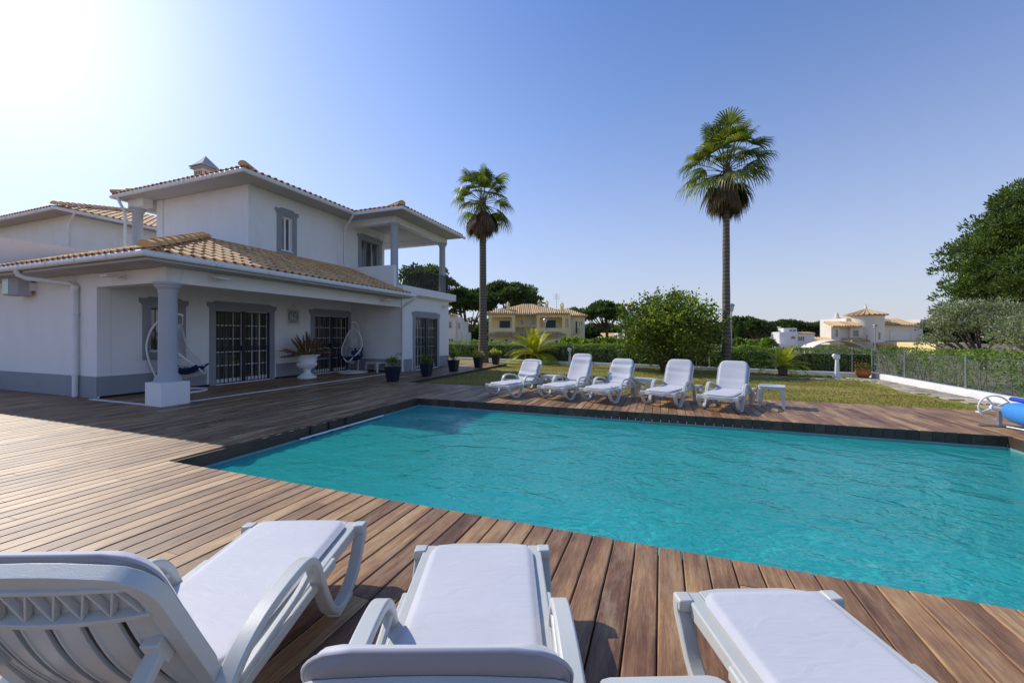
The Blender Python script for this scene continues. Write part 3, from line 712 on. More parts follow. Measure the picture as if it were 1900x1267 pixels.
# gutters
def gutter(name, pts, r=.062, z=0, parent=None):
    mb = MB(); mb.tube(pts, r, 10)
    for a, b in zip(pts[:-1], pts[1:]):
        a = Vector(a); b = Vector(b); n = int((b-a).length/1.1); t = (b-a).normalized()
        for k in range(1, n): c = a+(b-a)*k/n; mb.tube([c-t*.018, c+t*.018], r*1.1, 10)
    return vp(mb, 'gutter', 'gutter', smooth=40)
gutter('g', [(-26, EY-.03, EZ-.045), (EX+.03, EY-.03, EZ-.045), (EX+.03, 13.22, EZ-.045)])
gutter('g', [(U0[0]-.03, 14, UZ-.05), (U0[0]-.03, U0[1]-.03, UZ-.05), (U0[2]+.03, U0[1]-.03, UZ-.05), (U0[2]+.03, B0[1]-.03, UZ-.05), (B0[2]+.03, B0[1]-.03, UZ-.05), (B0[2]+.03, B0[3]+.1, UZ-.05)])
def pipe(pts, r=.042):
    mb = MB(); mb.tube(smooth_path(pts, 3) if False else pts, r, 10)
    for q in (.25, .8):
        a = Vector(pts[-2]); b = Vector(pts[-1]); c = a+(b-a)*q; mb.tube([c-Vector((0,0,.02)), c+Vector((0,0,.02))], r*1.3, 10)
    a = Vector(pts[-2]); mb.tube([a-Vector((0,0,.0)), a-Vector((0,0,.09))], r*1.22, 10)
    return vp(mb, 'downpipe', 'gutter', smooth=50)
pipe([(-13.75, EY-.03, 2.93), (-13.75, EY+.0, 2.83), (-13.66, 4.66, 2.76), (-12.95, 5.08, 2.66), (-12.82, 5.13, 2.6), (-12.82, 5.13, .02)], .055)
pipe([(EX+.03, 13.15, 2.93), (EX+.02, 13.15, 2.84), (-9.42, 13.1, 2.6), (-9.5, 13.1, 2.5), (-9.5, 13.1, .02)])
pipe([(U0[2]+.02, 12.2, 6.1), (U0[2]-.02, 12.2, 6.0), (-11.78, 12.5, 5.7), (-11.84, 12.55, 5.6), (-11.84, 12.55, 4.3)])
pipe([(U0[0]+.3, U0[1]-.03, 6.1), (U0[0]+.35, U0[1], 5.95), (-17.0, 8.0, 5.65), (-17.0, 8.03, 5.5), (-17.0, 8.05, 3.4)])
# balcony railing
ra = MB()
ra.bar((-9.6, 13.26, 4.22), (-9.6, 16.95, 4.22), .05, .035); ra.bar((-9.6, 13.26, 3.46), (-9.6, 16.95, 3.46), .03, .03); ra.bar((-9.6, 16.95, 4.22), (-12, 16.95, 4.22), .05, .035); ra.bar((-9.6, 16.95, 3.46), (-12, 16.95, 3.46), .03, .03)
for k in range(34): y = 13.3+k*.11; ra.box(-9.61, y-.01, 3.46, -9.59, y+.01, 4.21)
for k in range(20): x = -9.7-k*.11; ra.box(x-.007, 16.943, 3.46, x+.007, 16.957, 4.21)
vp(ra, 'balcony_railing', 'black_metal')

# second volume at the far left
rw = MB(); rw.box(-34, 8.45, 0, -21.55, 20, 6.13); vp(rw, 'rear_wing', 'white_wall')
rr_ = MB(); RX, RY, RZ = -20.95, 7.85, 6.19
tile_field(rr_, (-34, RY, RZ), (1,0,0), (0,c2,s2), 34+RX, lambda a: -.04, lambda a: min(5, 34+RX-a)/c2)
tile_field(rr_, (RX, RY, RZ), (0,1,0), (-c2,0,s2), 12, lambda a: -.04, lambda a: min(5, a)/c2)
ro = vp(rr_, 'rear_roof', 'tile', smooth=50)
bs = MB(); zz = RZ+5*t2; slab_sheet(bs, [(-34,RY,RZ-.002),(RX,RY,RZ-.002),(RX-5,RY+5,zz-.002),(-34,RY+5,zz-.002)]); slab_sheet(bs, [(RX,RY,RZ),(RX,20,RZ),(RX-5,20,zz),(RX-5,RY+5,zz)]); vp(bs, 'roof_bed', 'tile', ro)
cp = MB(); caps(cp, (RX, RY, RZ+.06), (RX-5, RY+5, zz+.06), .12); vp(cp, 'hip_tiles', 'tile', ro, smooth=50)
so = MB(); so.box(-34, RY+.05, 6.132, RX-.05, 20, 6.16); vp(so, 'rear_soffit', 'soffit')
gutter('g', [(-34, RY-.03, RZ-.05), (RX+.03, RY-.03, RZ-.05), (RX+.03, 20, RZ-.05)])
pipe([(RX-.0, RY+.5, 6.1), (RX-.05, RY+.5, 6.0), (-21.45, RY+.55, 5.8), (-21.5, RY+.55, 5.7), (-21.5, RY+.56, 3.0)])

# ---------------------------------------------------------------- fittings on the villa
def wall_lamp(loc, rz, label):
    t = thing('wall_lamp', label, 'lamp', loc, rz, 'white floodlights under the villa eaves')
    b = MB(); b.box(-.07, -.03, -.05, .07, 0, .05); b.bar((0, -.02, 0), (0, -.12, -.03), .035, .035); b.build('bracket', M['gutter'], t, bevel=.006)
    h = MB(); h.prism([(-.12, .02), (-.30, -.035), (-.34, -.03), (-.36, 0), (-.34, .02), (-.14, .06)], lambda p, q, s_: (s_, p, q), -.13, .13); h.build('lamp_head', M['gutter'], t, bevel=.008)
    g = MB(); g.prism([(-.15, .004), (-.31, -.046), (-.31, -.038), (-.15, .012)], lambda p, q, s_: (s_, p, q), -.10, .10); g.build('lens', M['steel'], t)
wall_lamp((-11.05, 5.2, 2.72), 0, 'white floodlight on the porch beam left of the thick corner column')
wall_lamp((-9.6, 6.15, 2.74), R(90), 'white floodlight on the porch beam just right of the thick corner column')
wall_lamp((-9.6, 12.0, 2.74), R(90), 'white floodlight on the porch beam near its far end downpipe')
wall_lamp((-9.55, 16.3, 2.80), R(90), 'white floodlight under the balcony slab at the villa end corner')
sp = thing('speaker', 'white box loudspeaker high on the shaded villa wall left of the downpipe', 'speaker', (-15.1, 5.2, 2.66))
b = MB(); b.prism([(-.33, -.08), (.33, -.08), (.30, -.30), (.17, -.40), (-.17, -.40), (-.30, -.30)], lambda p, q, s_: (p, q, s_), -.22, .22); b.build('cabinet', M['column_grey'], sp, bevel=.01)
b = MB(); b.box(.2, -.12, -.1, .36, 0, .1); b.bar((.28, -.1, .22), (.28, -.1, -.22), .03, .02); b.build('bracket', M['gutter'], sp)
b = MB(); b.prism([(-.15, -.402), (.15, -.402), (.15, -.408), (-.15, -.408)], lambda p, q, s_: (p, q, s_), -.19, .19); b.build('grille', M['steel'], sp)

ck = thing('wall_clock', 'square ornate pale wall clock hung between the two porch doors', 'clock', (VX, 10.38, 2.1))
b = MB()
for s_ in (-1, 1): b.box(.0, s_*.25-.03, -.3, .035, s_*.25+.03, .3); b.box(.0, -.219, s_*.27-.03, .034, .219, s_*.27+.03)
for k in range(5): b.tube([(.02, -.1+.05*k, .33+.03*math.sin(k*math.pi/4)), (.02, -.06+.05*k, .37+.03*math.sin((k+.5)*math.pi/4))], .014, 6)
b.tube([(.02, .07*math.cos(a), .36+.07*math.sin(a)) for a in np.linspace(0, math.pi, 8)], .012, 6); b.build('frame', M['cream'], ck, bevel=.005)
b = MB(); b.box(.001, -.22, -.24, .012, .22, .24); b.build('dial', M['soffit'], ck)
b = MB()
for k in range(12):
    a = k*math.pi/6; b.bar((.016, .13*math.sin(a), .13*math.cos(a)), (.016, .19*math.sin(a), .19*math.cos(a)), .014, .006, up=(1,0,0))
b.tube([(.016, .19*math.cos(q), .19*math.sin(q)) for q in np.linspace(0, 6.28, 25)[:-1]], .006, 4, closed=True); b.build('numeral_ring', M['black_metal'], ck); b = MB(); b.bar((.02, 0, 0), (.02, .03, .12), .014, .006, up=(1,0,0)); b.bar((.022, 0, 0), (.022, .11, -.03), .012, .006, up=(1,0,0)); b.build('hands', M['black_metal'], ck)

# ================================================================ SUN LOUNGERS
def pad(mb, L, W, T, hood=0, rc=.075, wr=0.0, seed=0, fm=None, nx=18, ny=30):
    """closed soft slab, length L along y, width W along x, thickness T, rounded plan corners and puffed edges"""
    rr = random.Random(seed); vs = []
    wr_amp = [(rr.uniform(.1, .9), rr.uniform(-.3, .3), rr.uniform(20, 38), rr.uniform(.4, 1)) for _ in range(5)]
    def halfw(y):
        e = min(y, L-y)
        return W/2 if e > rc else W/2 - rc + math.sqrt(max(0, rc*rc-(rc-e)**2))
    def top(x, y, hw):
        ex = 1-abs(x)/max(hw, 1e-4); ey = min(y, L-y)
        f = min(1, ex*hw/.03); g = min(1, ey/.03); f = math.sqrt(max(0, 1-(1-f)**2)); g = math.sqrt(max(0, 1-(1-g)**2))
        k = 0
        if wr:
            for c, d, fr, am in wr_amp:
                k += wr*am*math.sin((y+d*x*.6)*fr + c*9 + 2*x) * math.exp(-((y/L-c)/.16)**2)
        sag = .006*math.sin(y*6+seed) * (1-(x/(W/2))**2)
        return T*.5 + T*.5*f*g + (k+sag)*f*g
    def bot(x, y, hw):
        ex = 1-abs(x)/max(hw, 1e-4); ey = min(y, L-y)
        f = math.sqrt(max(0, 1-(1-min(1, ex*hw/.03))**2)); g = math.sqrt(max(0, 1-(1-min(1, ey/.03))**2))
        return T*.5 - T*.5*f*g
    ys = [L*(1-math.cos(math.pi*j/ny))/2 if j in (0, ny) else L*(.5-.5*math.cos(math.pi*j/ny))*.35+L*j/ny*.65 for j in range(ny+1)]
    us = [math.sin(math.pi*(i/nx-.5))*.45+(2*i/nx-1)*.55 for i in range(nx+1)]
    for fn in (top, bot):
        for y in ys:
            hw = halfw(y)
            for u in us: x = u*hw; vs.append(fm(x, y, fn(x, y, hw)))
    n1 = (nx+1)*(ny+1); fs = []
    for j in range(ny):
        for i in range(nx):
            a = j*(nx+1)+i; fs.append((a, a+1, a+nx+2, a+nx+1)); fs.append((n1+a, n1+a+nx+1, n1+a+nx+2, n1+a+1))
    for j in range(ny):
        for i in (0, nx): a = j*(nx+1)+i; b = a+nx+1; fs.append((a, b, n1+b, n1+a) if i == 0 else (b, a, n1+a, n1+b))
    for i in range(nx):
        for j in (0, ny): a = j*(nx+1)+i; fs.append((a, n1+a, n1+a+1, a+1) if j == 0 else (a+1, n1+a+1, n1+a, a))
    mb.add(vs, fs)
    # seam piping around the rim
    return [fm(s_*halfw(y)*1.0, y, T*.5) for s_, seq in ((1, ys), (-1, ys[::-1])) for y in seq]

RAIL = .30
def lounger(loc, rz, label, group, back=58, seat=1.12, pad_shift=0.0, wr=.004, seed=1, blen=.63, pad_len=None, foot_in=0.02):
    t = thing('sun_lounger', label, 'sun lounger', loc, rz, group)
    B = R(back); yh, zh = seat, RAIL-.015
    def bk(x, s, n): return (x, yh + s*math.cos(B) + n*math.sin(B), zh + s*math.sin(B) - n*math.cos(B))   # n = behind the back
    f = MB()
    # side rails with a lip, foot and middle cross rails, seat slats
    for s in (-1, 1):
        a, b = sorted((s*.245, s*.315))
        f.strip([(-.02, RAIL-.035), (.3, RAIL-.03), (1.0, RAIL-.03), (1.86, RAIL-.03)], a, b, [.07, .06, .06, .06])
    f.strip(smooth_path([(-.045, .0), (-.05, .03), (-.03, .045)], 2), 0, 0, .01) if False else None
    f.prism([(-.245, -.03), (-.15, -.05), (.15, -.05), (.245, -.03), (.245, .05), (-.245, .05)], lambda p, q, z: (p, q, z), RAIL-.062, RAIL-.003)
    f.box(-.244, 1.78, RAIL-.06, .244, 1.85, RAIL-.004); f.box(-.244, 1.04, RAIL-.062, .244, 1.10, RAIL-.02)
    for k in range(8):
        y = .10 + k*.118; f.box(-.244, y, RAIL-.028, .244, y+.085, RAIL-.012)
    f.build('frame', M['white_plastic'], t, bevel=.007)
    # sides: foot post + hoop + armrest in one moulding
    for s in (-1, 1):
        m = MB(); a, b = sorted((s*.30, s*.365))
        foot = smooth_path([(.012, RAIL+.0), (.008, RAIL-.06), (.05, .18), (.13, .08), (.25, .022)], 4)
        m.strip(foot, a, b, [.058-.0015*q for q in range(len(foot))])
        m.box(s*.297, -.018, RAIL-.045, s*.363, .05, RAIL+.006)       # post head beside the cushion corner
        m.box(a-.003, .22, 0, b+.003, .40, .028)
        hoop = smooth_path([(.25, .026), (.36, .022), (.45, .08), (.52, .19), (.58, .31), (.62, .39), (.68, .448), (.78, .466), (.96, .455), (1.10, .42), (1.20, .35), (1.27, .22), (1.31, .10), (1.33, .0)], 4)
        m.strip(hoop, a, b, [.036]*len(hoop))
        m.strip(smooth_path([(.60, .375), (.74, .335), (.95, .315), (1.12, .30)], 4), *sorted((s*.305, s*.335)), .03)
        m.bar((s*.31, .37, RAIL-.03), (s*.31, 1.86, RAIL-.03), .05, .05)
        m.build('armrest', M['white_plastic'], t, bevel=.008, smooth=50)
        l = MB(); rear = smooth_path([(1.88, RAIL-.01), (1.90, RAIL-.08), (1.87, .12), (1.80, .03), (1.72, .02), (1.66, .10), (1.62, .20), (1.60, RAIL-.05)], 4)
        l.strip(rear, *sorted((s*.285, s*.345)), .034); l.box(*sorted((s*.28, s*.35))[:1], 1.70, 0, sorted((s*.28, s*.35))[1], 1.84, .026)
        l.build('leg', M['white_plastic'], t, bevel=.006, smooth=50)
    # backrest: dished panel of long slats in a frame
    bm_ = MB(); W = .305; L = blen
    def dish(x, s): return .055*(1-(x/W)**2)*math.sin(math.pi*min(1, max(0, s/L*.95+.05)))
    def ring(off, n0, n1):
        pts = [(-W+off, .02), (-W+off, L-.12)] + [(-W+off+.11-.11*math.cos(q), L-.12+.11*math.sin(q)) for q in np.linspace(.2, math.pi/2, 5)]
        pts += [(x, L-.01+.012*(1-(x/.2)**2)) for x in (-.08, 0, .08)] + [(-p, q) for p, q in pts[::-1]]; return pts
    po, pi_ = ring(0, 0, 0), ring(.048, 0, 0); pi_ = [(x, min(s, L-.055)) for x, s in pi_]; n = len(po); vs = []
    for P_, nn in ((po, -.005), (po, .035), (pi_, .035), (pi_, -.005)): vs += [bk(x, s, nn) for x, s in P_]
    fs = []
    for i in range(n-1):
        for k in range(4): l = (k+1) % 4; fs.append((k*n+i, k*n+i+1, l*n+i+1, l*n+i))
    fs += [(0, n, 2*n, 3*n), (n-1, 4*n-1, 3*n-1, 2*n-1)]; bm_.add(vs, fs)
    ns = 6; gap = .021; x0 = -W+.05; ww = (2*W-.10-gap*(ns-1))/ns
    for k in range(ns):                                                # long slats, each dished
        a = x0+k*(ww+gap); m_ = 10; vs = []; fs = []
        for j in range(m_+1):
            s_ = .05+(L-.21)*j/m_
            for x, dn in ((a, 0), (a+ww, 0), (a+ww, .012), (a+ww-.008, .012), (a+ww-.008, .008), (a+.008, .008), (a+.008, .012), (a, .012)): vs.append(bk(x, s_, dish(x, s_)+dn))
        for j in range(m_):
            for q in range(8): r_ = (q+1) % 8; fs.append((j*8+q, j*8+r_, j*8+8+r_, j*8+8+q))
        fs += [tuple(range(8)), tuple(range(m_*8+7, m_*8-1, -1))]; bm_.add(vs, fs)
    for s0, s1 in ((L-.165, L-.15), (.02, .05), (L-.056, L-.045)):                               # cross ribs
        m_ = 12; vs = []
        for j in range(m_+1):
            x = -W+.04+(2*W-.08)*j/m_
            for s_, nn in ((s0, -.002), (s1, -.002), (s1, .034), (s0, .034)): vs.append(bk(x, s_, nn+dish(x, s_)*.9))
        bm_.add(vs, [(j*4+q, j*4+(q+1) % 4, j*4+4+(q+1) % 4, j*4+4+q) for j in range(m_) for q in range(4)] + [(0,1,2,3), (m_*4+3, m_*4+2, m_*4+1, m_*4)])
    m_ = 12; vs = []
    for j in range(m_+1):
        x = -W+.045+(2*W-.09)*j/m_
        for s_ in (L-.16, L-.05): vs += [bk(x, s_, dish(x, s_)*.8), bk(x, s_, dish(x, s_)*.8+.008)]
    bm_.add(vs, [f_ for j in range(m_) for f_ in ((j*4, j*4+2, j*4+6, j*4+4), (j*4+1, j*4+5, j*4+7, j*4+3), (j*4, j*4+4, j*4+5, j*4+1), (j*4+2, j*4+3, j*4+7, j*4+6))])
    for k in range(7):                                                # lattice ribs under the head band
        xa = -W+.06+k*(2*W-.12)/7; xb = xa+(2*W-.12)/7; xm_ = (xa+xb)/2
        for p, q in (((xa, L-.152), (xm_, L-.055)), ((xm_, L-.055), (xb, L-.152))):
            bm_.bar(bk(p[0], p[1], .02+dish(*p)*.8), bk(q[0], q[1], .02+dish(*q)*.8), .006, .018, up=Vector(bk(0,0,1))-Vector(bk(0,0,0)))
    bm_.build('backrest', M['white_plastic'], t, bevel=.004, smooth=35)
    # two props that hold the back up
    for s in (-1, 1):
        pr = MB(); p0 = Vector(bk(s*.225, L*.50, .05)); p1 = Vector((s*.225, min(1.74, yh+L*math.cos(B)+.22), RAIL-.03))
        pr.bar(p0, p1, .045, .035); pr.bar(Vector(bk(s*.225, L*.44, .03)), Vector(bk(s*.225, L*.58, .03)), .06, .05, up=(1,0,0)); pr.build('back_prop', M['white_plastic'], t, bevel=.006)
    # cushions
    c = MB(); pad(c, seat-foot_in-.01, .535, .042, wr=wr*.5, seed=seed, fm=lambda x, y, z: (x, y+foot_in, z+RAIL-.006))
    rim = None
    c.build('seat_cushion', M['fabric'], t, smooth=60)
    L2 = pad_len or blen+.03; c = MB()
    rim = pad(c, L2, .545, .046, rc=.12, wr=wr, seed=seed+3, fm=lambda x, y, z: bk(x, y+.02+pad_shift, -.006-z+dish(x, min(y, blen))*.35*min(1, max(0, (blen-y)/.12))))
    n1 = len(c.v)//2; bk_ = MB(); bk_.v = list(c.v); bk_.f = [f_ for f_ in c.f if min(f_) >= n1]; c.f = [f_ for f_ in c.f if min(f_) < n1]
    o = c.build('back_cushion', M['fabric'], t, smooth=60)
    bk2 = bk_.clusters(9)[0]; bk2.build('cushion_backing', M['fabric_under'], o, smooth=60)
    pp = MB(); pp.tube(rim, .0045, 6, closed=True); pp.build('piping', M['seam'], o, smooth=60)
    return t
FG = 'white sun loungers on the deck in the foreground'; BG = 'white sun loungers in a row beyond the pool'
def fpos(D, lat): s, c = math.sin(CAM_YAW), math.cos(CAM_YAW); return (-s*D+c*lat, c*D+s*lat, 0)
lounger(fpos(2.44, -1.26), R(202.0), 'near lounger at left seen from behind with the slats of its raised back showing', FG, back=62, wr=.0015, seed=2, blen=.66, pad_len=.635)
lounger(fpos(2.17, -.16), R(201.0), 'near lounger in the middle whose cushion stands proud of its raised back', FG, back=60, wr=.0015, seed=5, pad_len=.62, blen=.60)
lounger(fpos(1.775, 1.085), R(201.5), 'near lounger at the right bottom corner showing only its foot half', FG, back=50, wr=.0015, seed=8)
def far_l(x, y, rz, label, **k): lounger((x + .33*math.sin(R(rz)), y - .33*math.cos(R(rz)), 0), R(rz), label, BG, **k)
far_l(-3.48, 8.86, -18, 'leftmost far lounger, its crumpled back cushion slid below the frame top', back=60, pad_shift=-.02, pad_len=.55, wr=.012, seed=11)
far_l(-2.22, 8.96, -19, 'far lounger with the tallest cushion, right of the first small table', back=62, pad_len=.74, wr=.006, seed=12, pad_shift=.02)
far_l(-1.24, 8.90, -20, 'third far lounger from the left with a wrinkled back cushion', back=60, wr=.012, seed=13)
far_l(.03, 8.90, -20, 'fourth far lounger, in front of the round leafy bush', back=62, wr=.004, seed=14)
far_l(1.09, 8.72, -20, 'rightmost far lounger in front of the tall palm trunk', back=62, wr=.003, seed=15)

# small moulded tables
def side_table(loc, rz, label, h=.43, w=.46):
    t = thing('side_table', label, 'table', loc, rz, 'small white resin tables beside loungers')
    m = MB(); q = []
    for cx, cy, a0 in ((1,1,0), (-1,1,90), (-1,-1,180), (1,-1,270)):
        for k in range(4): a = R(a0+k*30); q.append((cx*(w/2-.05)+.05*math.cos(a), cy*(w/2-.05)+.05*math.sin(a)))
    m.prism(q, lambda a, b, z: (a, b, z), h-.022, h); m.prism([(a*.97, b*.97) for a, b in q], lambda a, b, z: (a, b, z), h-.06, h-.023)
    m.build('table_top', M['white_plastic'], t, bevel=.006)
    for sx in (-1, 1):
        for sy in (-1, 1):
            l = MB(); c0 = w/2-.045; vs = []
            for z, e, s_ in ((h-.06, 0, .045), (h*.5, .008, .035), (0, .022, .026)):
                cx, cy = sx*(c0+e), sy*(c0+e); vs += [(cx-s_*sx, cy+s_*.8*sy, z), (cx+s_*.8*sx, cy+s_*.8*sy, z), (cx+s_*.8*sx, cy-s_*sy, z), (cx+s_*.45*sx, cy-s_*sy, z), (cx+s_*.4*sx, cy+s_*.4*sy, z), (cx-s_*sx, cy+s_*.45*sy, z)]
            l.add(vs, [(j*6+k, j*6+(k+1) % 6, j*6+6+(k+1) % 6, j*6+6+k) for j in range(2) for k in range(6)] + [tuple(range(6)), tuple(range(17, 11, -1))])
            l.build('leg', M['white_plastic'], t, bevel=.003)
side_table((-2.62, 9.85, 0), R(-10), 'small white table standing between the first two far loungers')
side_table((-.42, 9.95, 0), R(-12), 'small white table standing between the third and fourth far loungers')
side_table((2.10, 9.48, 0), R(-14), 'small white table right of the rightmost far lounger')
side_table((-10.55, 12.85, 0), R(0), 'small white table on the porch beside the hanging egg chair', h=.40, w=.6)
side_table(fpos(1.01, .45), R(22), 'small white table in the foreground, cut off by the bottom edge', h=.42, w=.40)

# ---------------------------------------------------------------- planters
def leaf_tuft(mb, n, c, spread, h, lmin, lmax, w, rr, up=.3):
    for k in range(n):
        a = rr.uniform(0, 6.28); q = rr.random()**.6; x = c[0]+math.cos(a)*spread*q; y = c[1]+math.sin(a)*spread*q; z = c[2]+rr.uniform(.05, 1)*h*(1-.4*q)
        d = Vector((math.cos(a)+rr.uniform(-.6,.6), math.sin(a)+rr.uniform(-.6,.6), rr.uniform(-.3, 1)*up*2)).normalized(); l = rr.uniform(lmin, lmax)
        s_ = d.cross(Vector((rr.uniform(-1,1), rr.uniform(-1,1), 1))).normalized()*w*rr.uniform(.7, 1.2); p = Vector((x, y, z))
        mb.add([p, p+d*l*.45+s_, p+d*l, p+d*l*.45-s_], [(0,1,2,3)])
def navy_pot(x, y, label, seed, h=.46, foliage='bush_leaf', style=0):
    t = thing('planter', label, 'plant pot', (x, y, 0), R(rng.uniform(-8, 8)), 'navy tapered planters along the deck edge'); rr = random.Random(seed)
    m = MB(); a, b = .125, .185
    def sq(s_, z): return [(-s_, -s_, z), (s_, -s_, z), (s_, s_, z), (-s_, s_, z)]
    lev = [(a, 0), (b-.008, h-.05), (b, h-.05), (b+.004, h), (b-.018, h), (b-.022, h-.04)]
    vs = [p for s_, z in lev for p in sq(s_, z)]
    m.add(vs, [(j*4+k, j*4+(k+1) % 4, j*4+4+(k+1) % 4, j*4+4+k) for j in range(5) for k in range(4)] + [(3,2,1,0), (20,21,22,23)])
    m.build('pot', M['navy'], t, bevel=.008)
    s = MB(); s.box(-b+.03, -b+.03, h-.05, b-.03, b-.03, h-.028); s.build('soil', M['soil'], t)
    f = MB(); st = MB()
    for k in range(15):
        an = rr.uniform(0, 6.28); r_ = rr.uniform(.03, .22); hh = rr.uniform(.10, .30) + (.16 if style == 1 and k == 0 else 0)
        tip = Vector((math.cos(an)*r_, math.sin(an)*r_, h-.03+hh)); st.tube([(tip.x*.2, tip.y*.2, h-.04), (tip.x*.6, tip.y*.6, h+hh*.5), tip], [.005, .004, .002], 5)
        leaf_tuft(f, 26 if style != 2 else 34, tip-Vector((0,0,.07)), .075, .15, .045, .09, .018, rr, .5)
    st.build('stems', M['bark'], t); f.build('foliage', M[foliage], t, fix=False)
navy_pot(-7.92, 10.42, 'navy square planter nearest the porch with one long stem leaning right', 1, style=1)
navy_pot(-7.80, 12.16, 'navy square planter second from the porch, in front of the end wall door', 2, style=2)
navy_pot(-7.82, 14.15, 'navy square planter at the villa end corner, third in the row', 3)
navy_pot(-7.69, 16.2, 'navy square planter just left of the slim palm trunk', 4, foliage='agave_leaf')
navy_pot(-7.74, 18.3, 'navy square planter at the far end of the raised deck with bright yellow green leaves', 5, foliage='agave_leaf', style=2)
t = thing('corner_planter', 'dark planter at the left edge of the photo against the shaded wall', 'plant pot', (-17.25, 4.85, 0))
m = MB(); m.lathe([(.15, 0), (.24, .36), (.26, .38), (.25, .40), (.22, .39), (.2, .34)], n=20); m.build('pot', M['black_metal'], t, smooth=40)
f = MB(); rr = random.Random(4)
for k in range(16):
    a = k*.7; p = [Vector((.05*math.cos(a), .05*math.sin(a), .35)), Vector((.24*math.cos(a), .24*math.sin(a), .75)), Vector((.42*math.cos(a), .42*math.sin(a), .62+.2*rr.random()))]
    s_ = Vector((-math.sin(a), math.cos(a), 0))*.03; f.add([p[0]-s_*.4, p[0]+s_*.4, p[1]+s_, p[1]-s_, p[2]], [(0,1,2,3), (3,2,4)])
f.build('foliage', M['bush_leaf'], t, fix=False)

# terracotta pot with orange flowers
t = thing('flower_pot', 'round terracotta pot of orange flowers by the hedge corner', 'plant pot', (6.86, 18.1, LZ), scale=.78)
m = MB(); m.lathe([(.15, 0), (.2, .03), (.28, .17), (.30, .26), (.27, .33), (.265, .345), (.30, .36), (.305, .39), (.285, .40), (.25, .38), (.24, .33)], n=28); m.build('pot', M['terracotta'], t, smooth=40)
s = MB(); s.lathe([(.24, .32), (.24, .345)], n=20); s.build('soil', M['soil'], t)
f = MB(); rr = random.Random(8); leaf_tuft(f, 420, Vector((0,0,.36)), .32, .34, .05, .09, .016, rr, .6); f.build('foliage', M['bush_leaf'], t, fix=False)
fl = MB()
for k in range(22):
    a = rr.uniform(0, 6.28); q = rr.uniform(.05, .32); fl.lathe([(.006, -.008), (.03, .0), (.026, .014), (.006, .018)], (math.cos(a)*q, math.sin(a)*q, .52+rr.uniform(0, .2)), 8)
fl.build('flowers', M['flower'], t)
t = thing('terracotta_bowl', 'low terracotta bowl on the lawn before the back hedge', 'plant pot', (-3.45, 20.3, LZ))
m = MB(); m.lathe([(.14, 0), (.22, .1), (.25, .17), (.26, .2), (.23, .2), (.2, .12)], n=24); m.build('bowl', M['terracotta'], t, smooth=40)

# urn with pampas plumes
t = thing('urn', 'tall white classical urn on the porch holding dry feathery plumes', 'urn', (-11.3, 10.25, 0))
m = MB(); prof = [(.30, 0), (.30, .05), (.27, .07), (.24, .10), (.17, .14), (.115, .19), (.10, .23), (.125, .26), (.135, .285), (.12, .30), (.17, .33), (.25, .38), (.295, .45), (.30, .50), (.285, .52), (.29, .56), (.30, .66), (.32, .69), (.325, .72), (.34, .74), (.40, .755), (.41, .775), (.40, .79), (.35, .79), (.32, .76), (.3, .7)]
m.lathe(prof, n=40)
for k in range(26):
    a = k*2*math.pi/26; m.tube([(math.cos(a)*.20, math.sin(a)*.20, .355), (math.cos(a)*.268, math.sin(a)*.268, .40), (math.cos(a)*.303, math.sin(a)*.303, .47), (math.cos(a)*.30, math.sin(a)*.30, .51)], .014, 5)
for k in range(12):
    a = k*2*math.pi/12; m.tube([(math.cos(a+q*.13)*(.302), math.sin(a+q*.13)*(.302), .61+.025*math.sin(q*2.1)) for q in range(-2, 3)], .009, 5)
m.build('vase', M['white_paint'], t, smooth=35)
f = MB(); rr = random.Random(21)
for k in range(46):
    a = rr.uniform(0, 6.28); el = R(rr.uniform(8, 88)); L = rr.uniform(.6, .82)*(1.0 if el > .6 else .95)
    d = Vector((math.cos(a)*math.cos(el), math.sin(a)*math.cos(el), math.sin(el))); p0 = Vector((math.cos(a)*.1, math.sin(a)*.1, .74))
    pts = [p0 + d*L*q + Vector((0,0,-.16*q*q*math.cos(el))) for q in np.linspace(0, 1, 8)]
    f.tube(pts[:5], [.006]*5, 4)
    for j in range(170):
        q = rr.uniform(.22, 1); p = pts[0].lerp(pts[-1], q) + Vector((0,0,.16*q*(1-q)*.9*math.cos(el))); wd = .10*math.sin(math.pi*min(1, (q-.22)/.82))**.7
        v = Vector((rr.uniform(-1,1), rr.uniform(-1,1), rr.uniform(-1,1))); v = (v - d*v.dot(d)).normalized()*wd*rr.uniform(.3, 1)+d*rr.uniform(.04, .1); s_ = v.cross(d).normalized()*.009
        f.add([p-s_, p+s_, p+v], [(0,1,2)])
f.build('pampas_plumes', M['pampas'], t, fix=False)

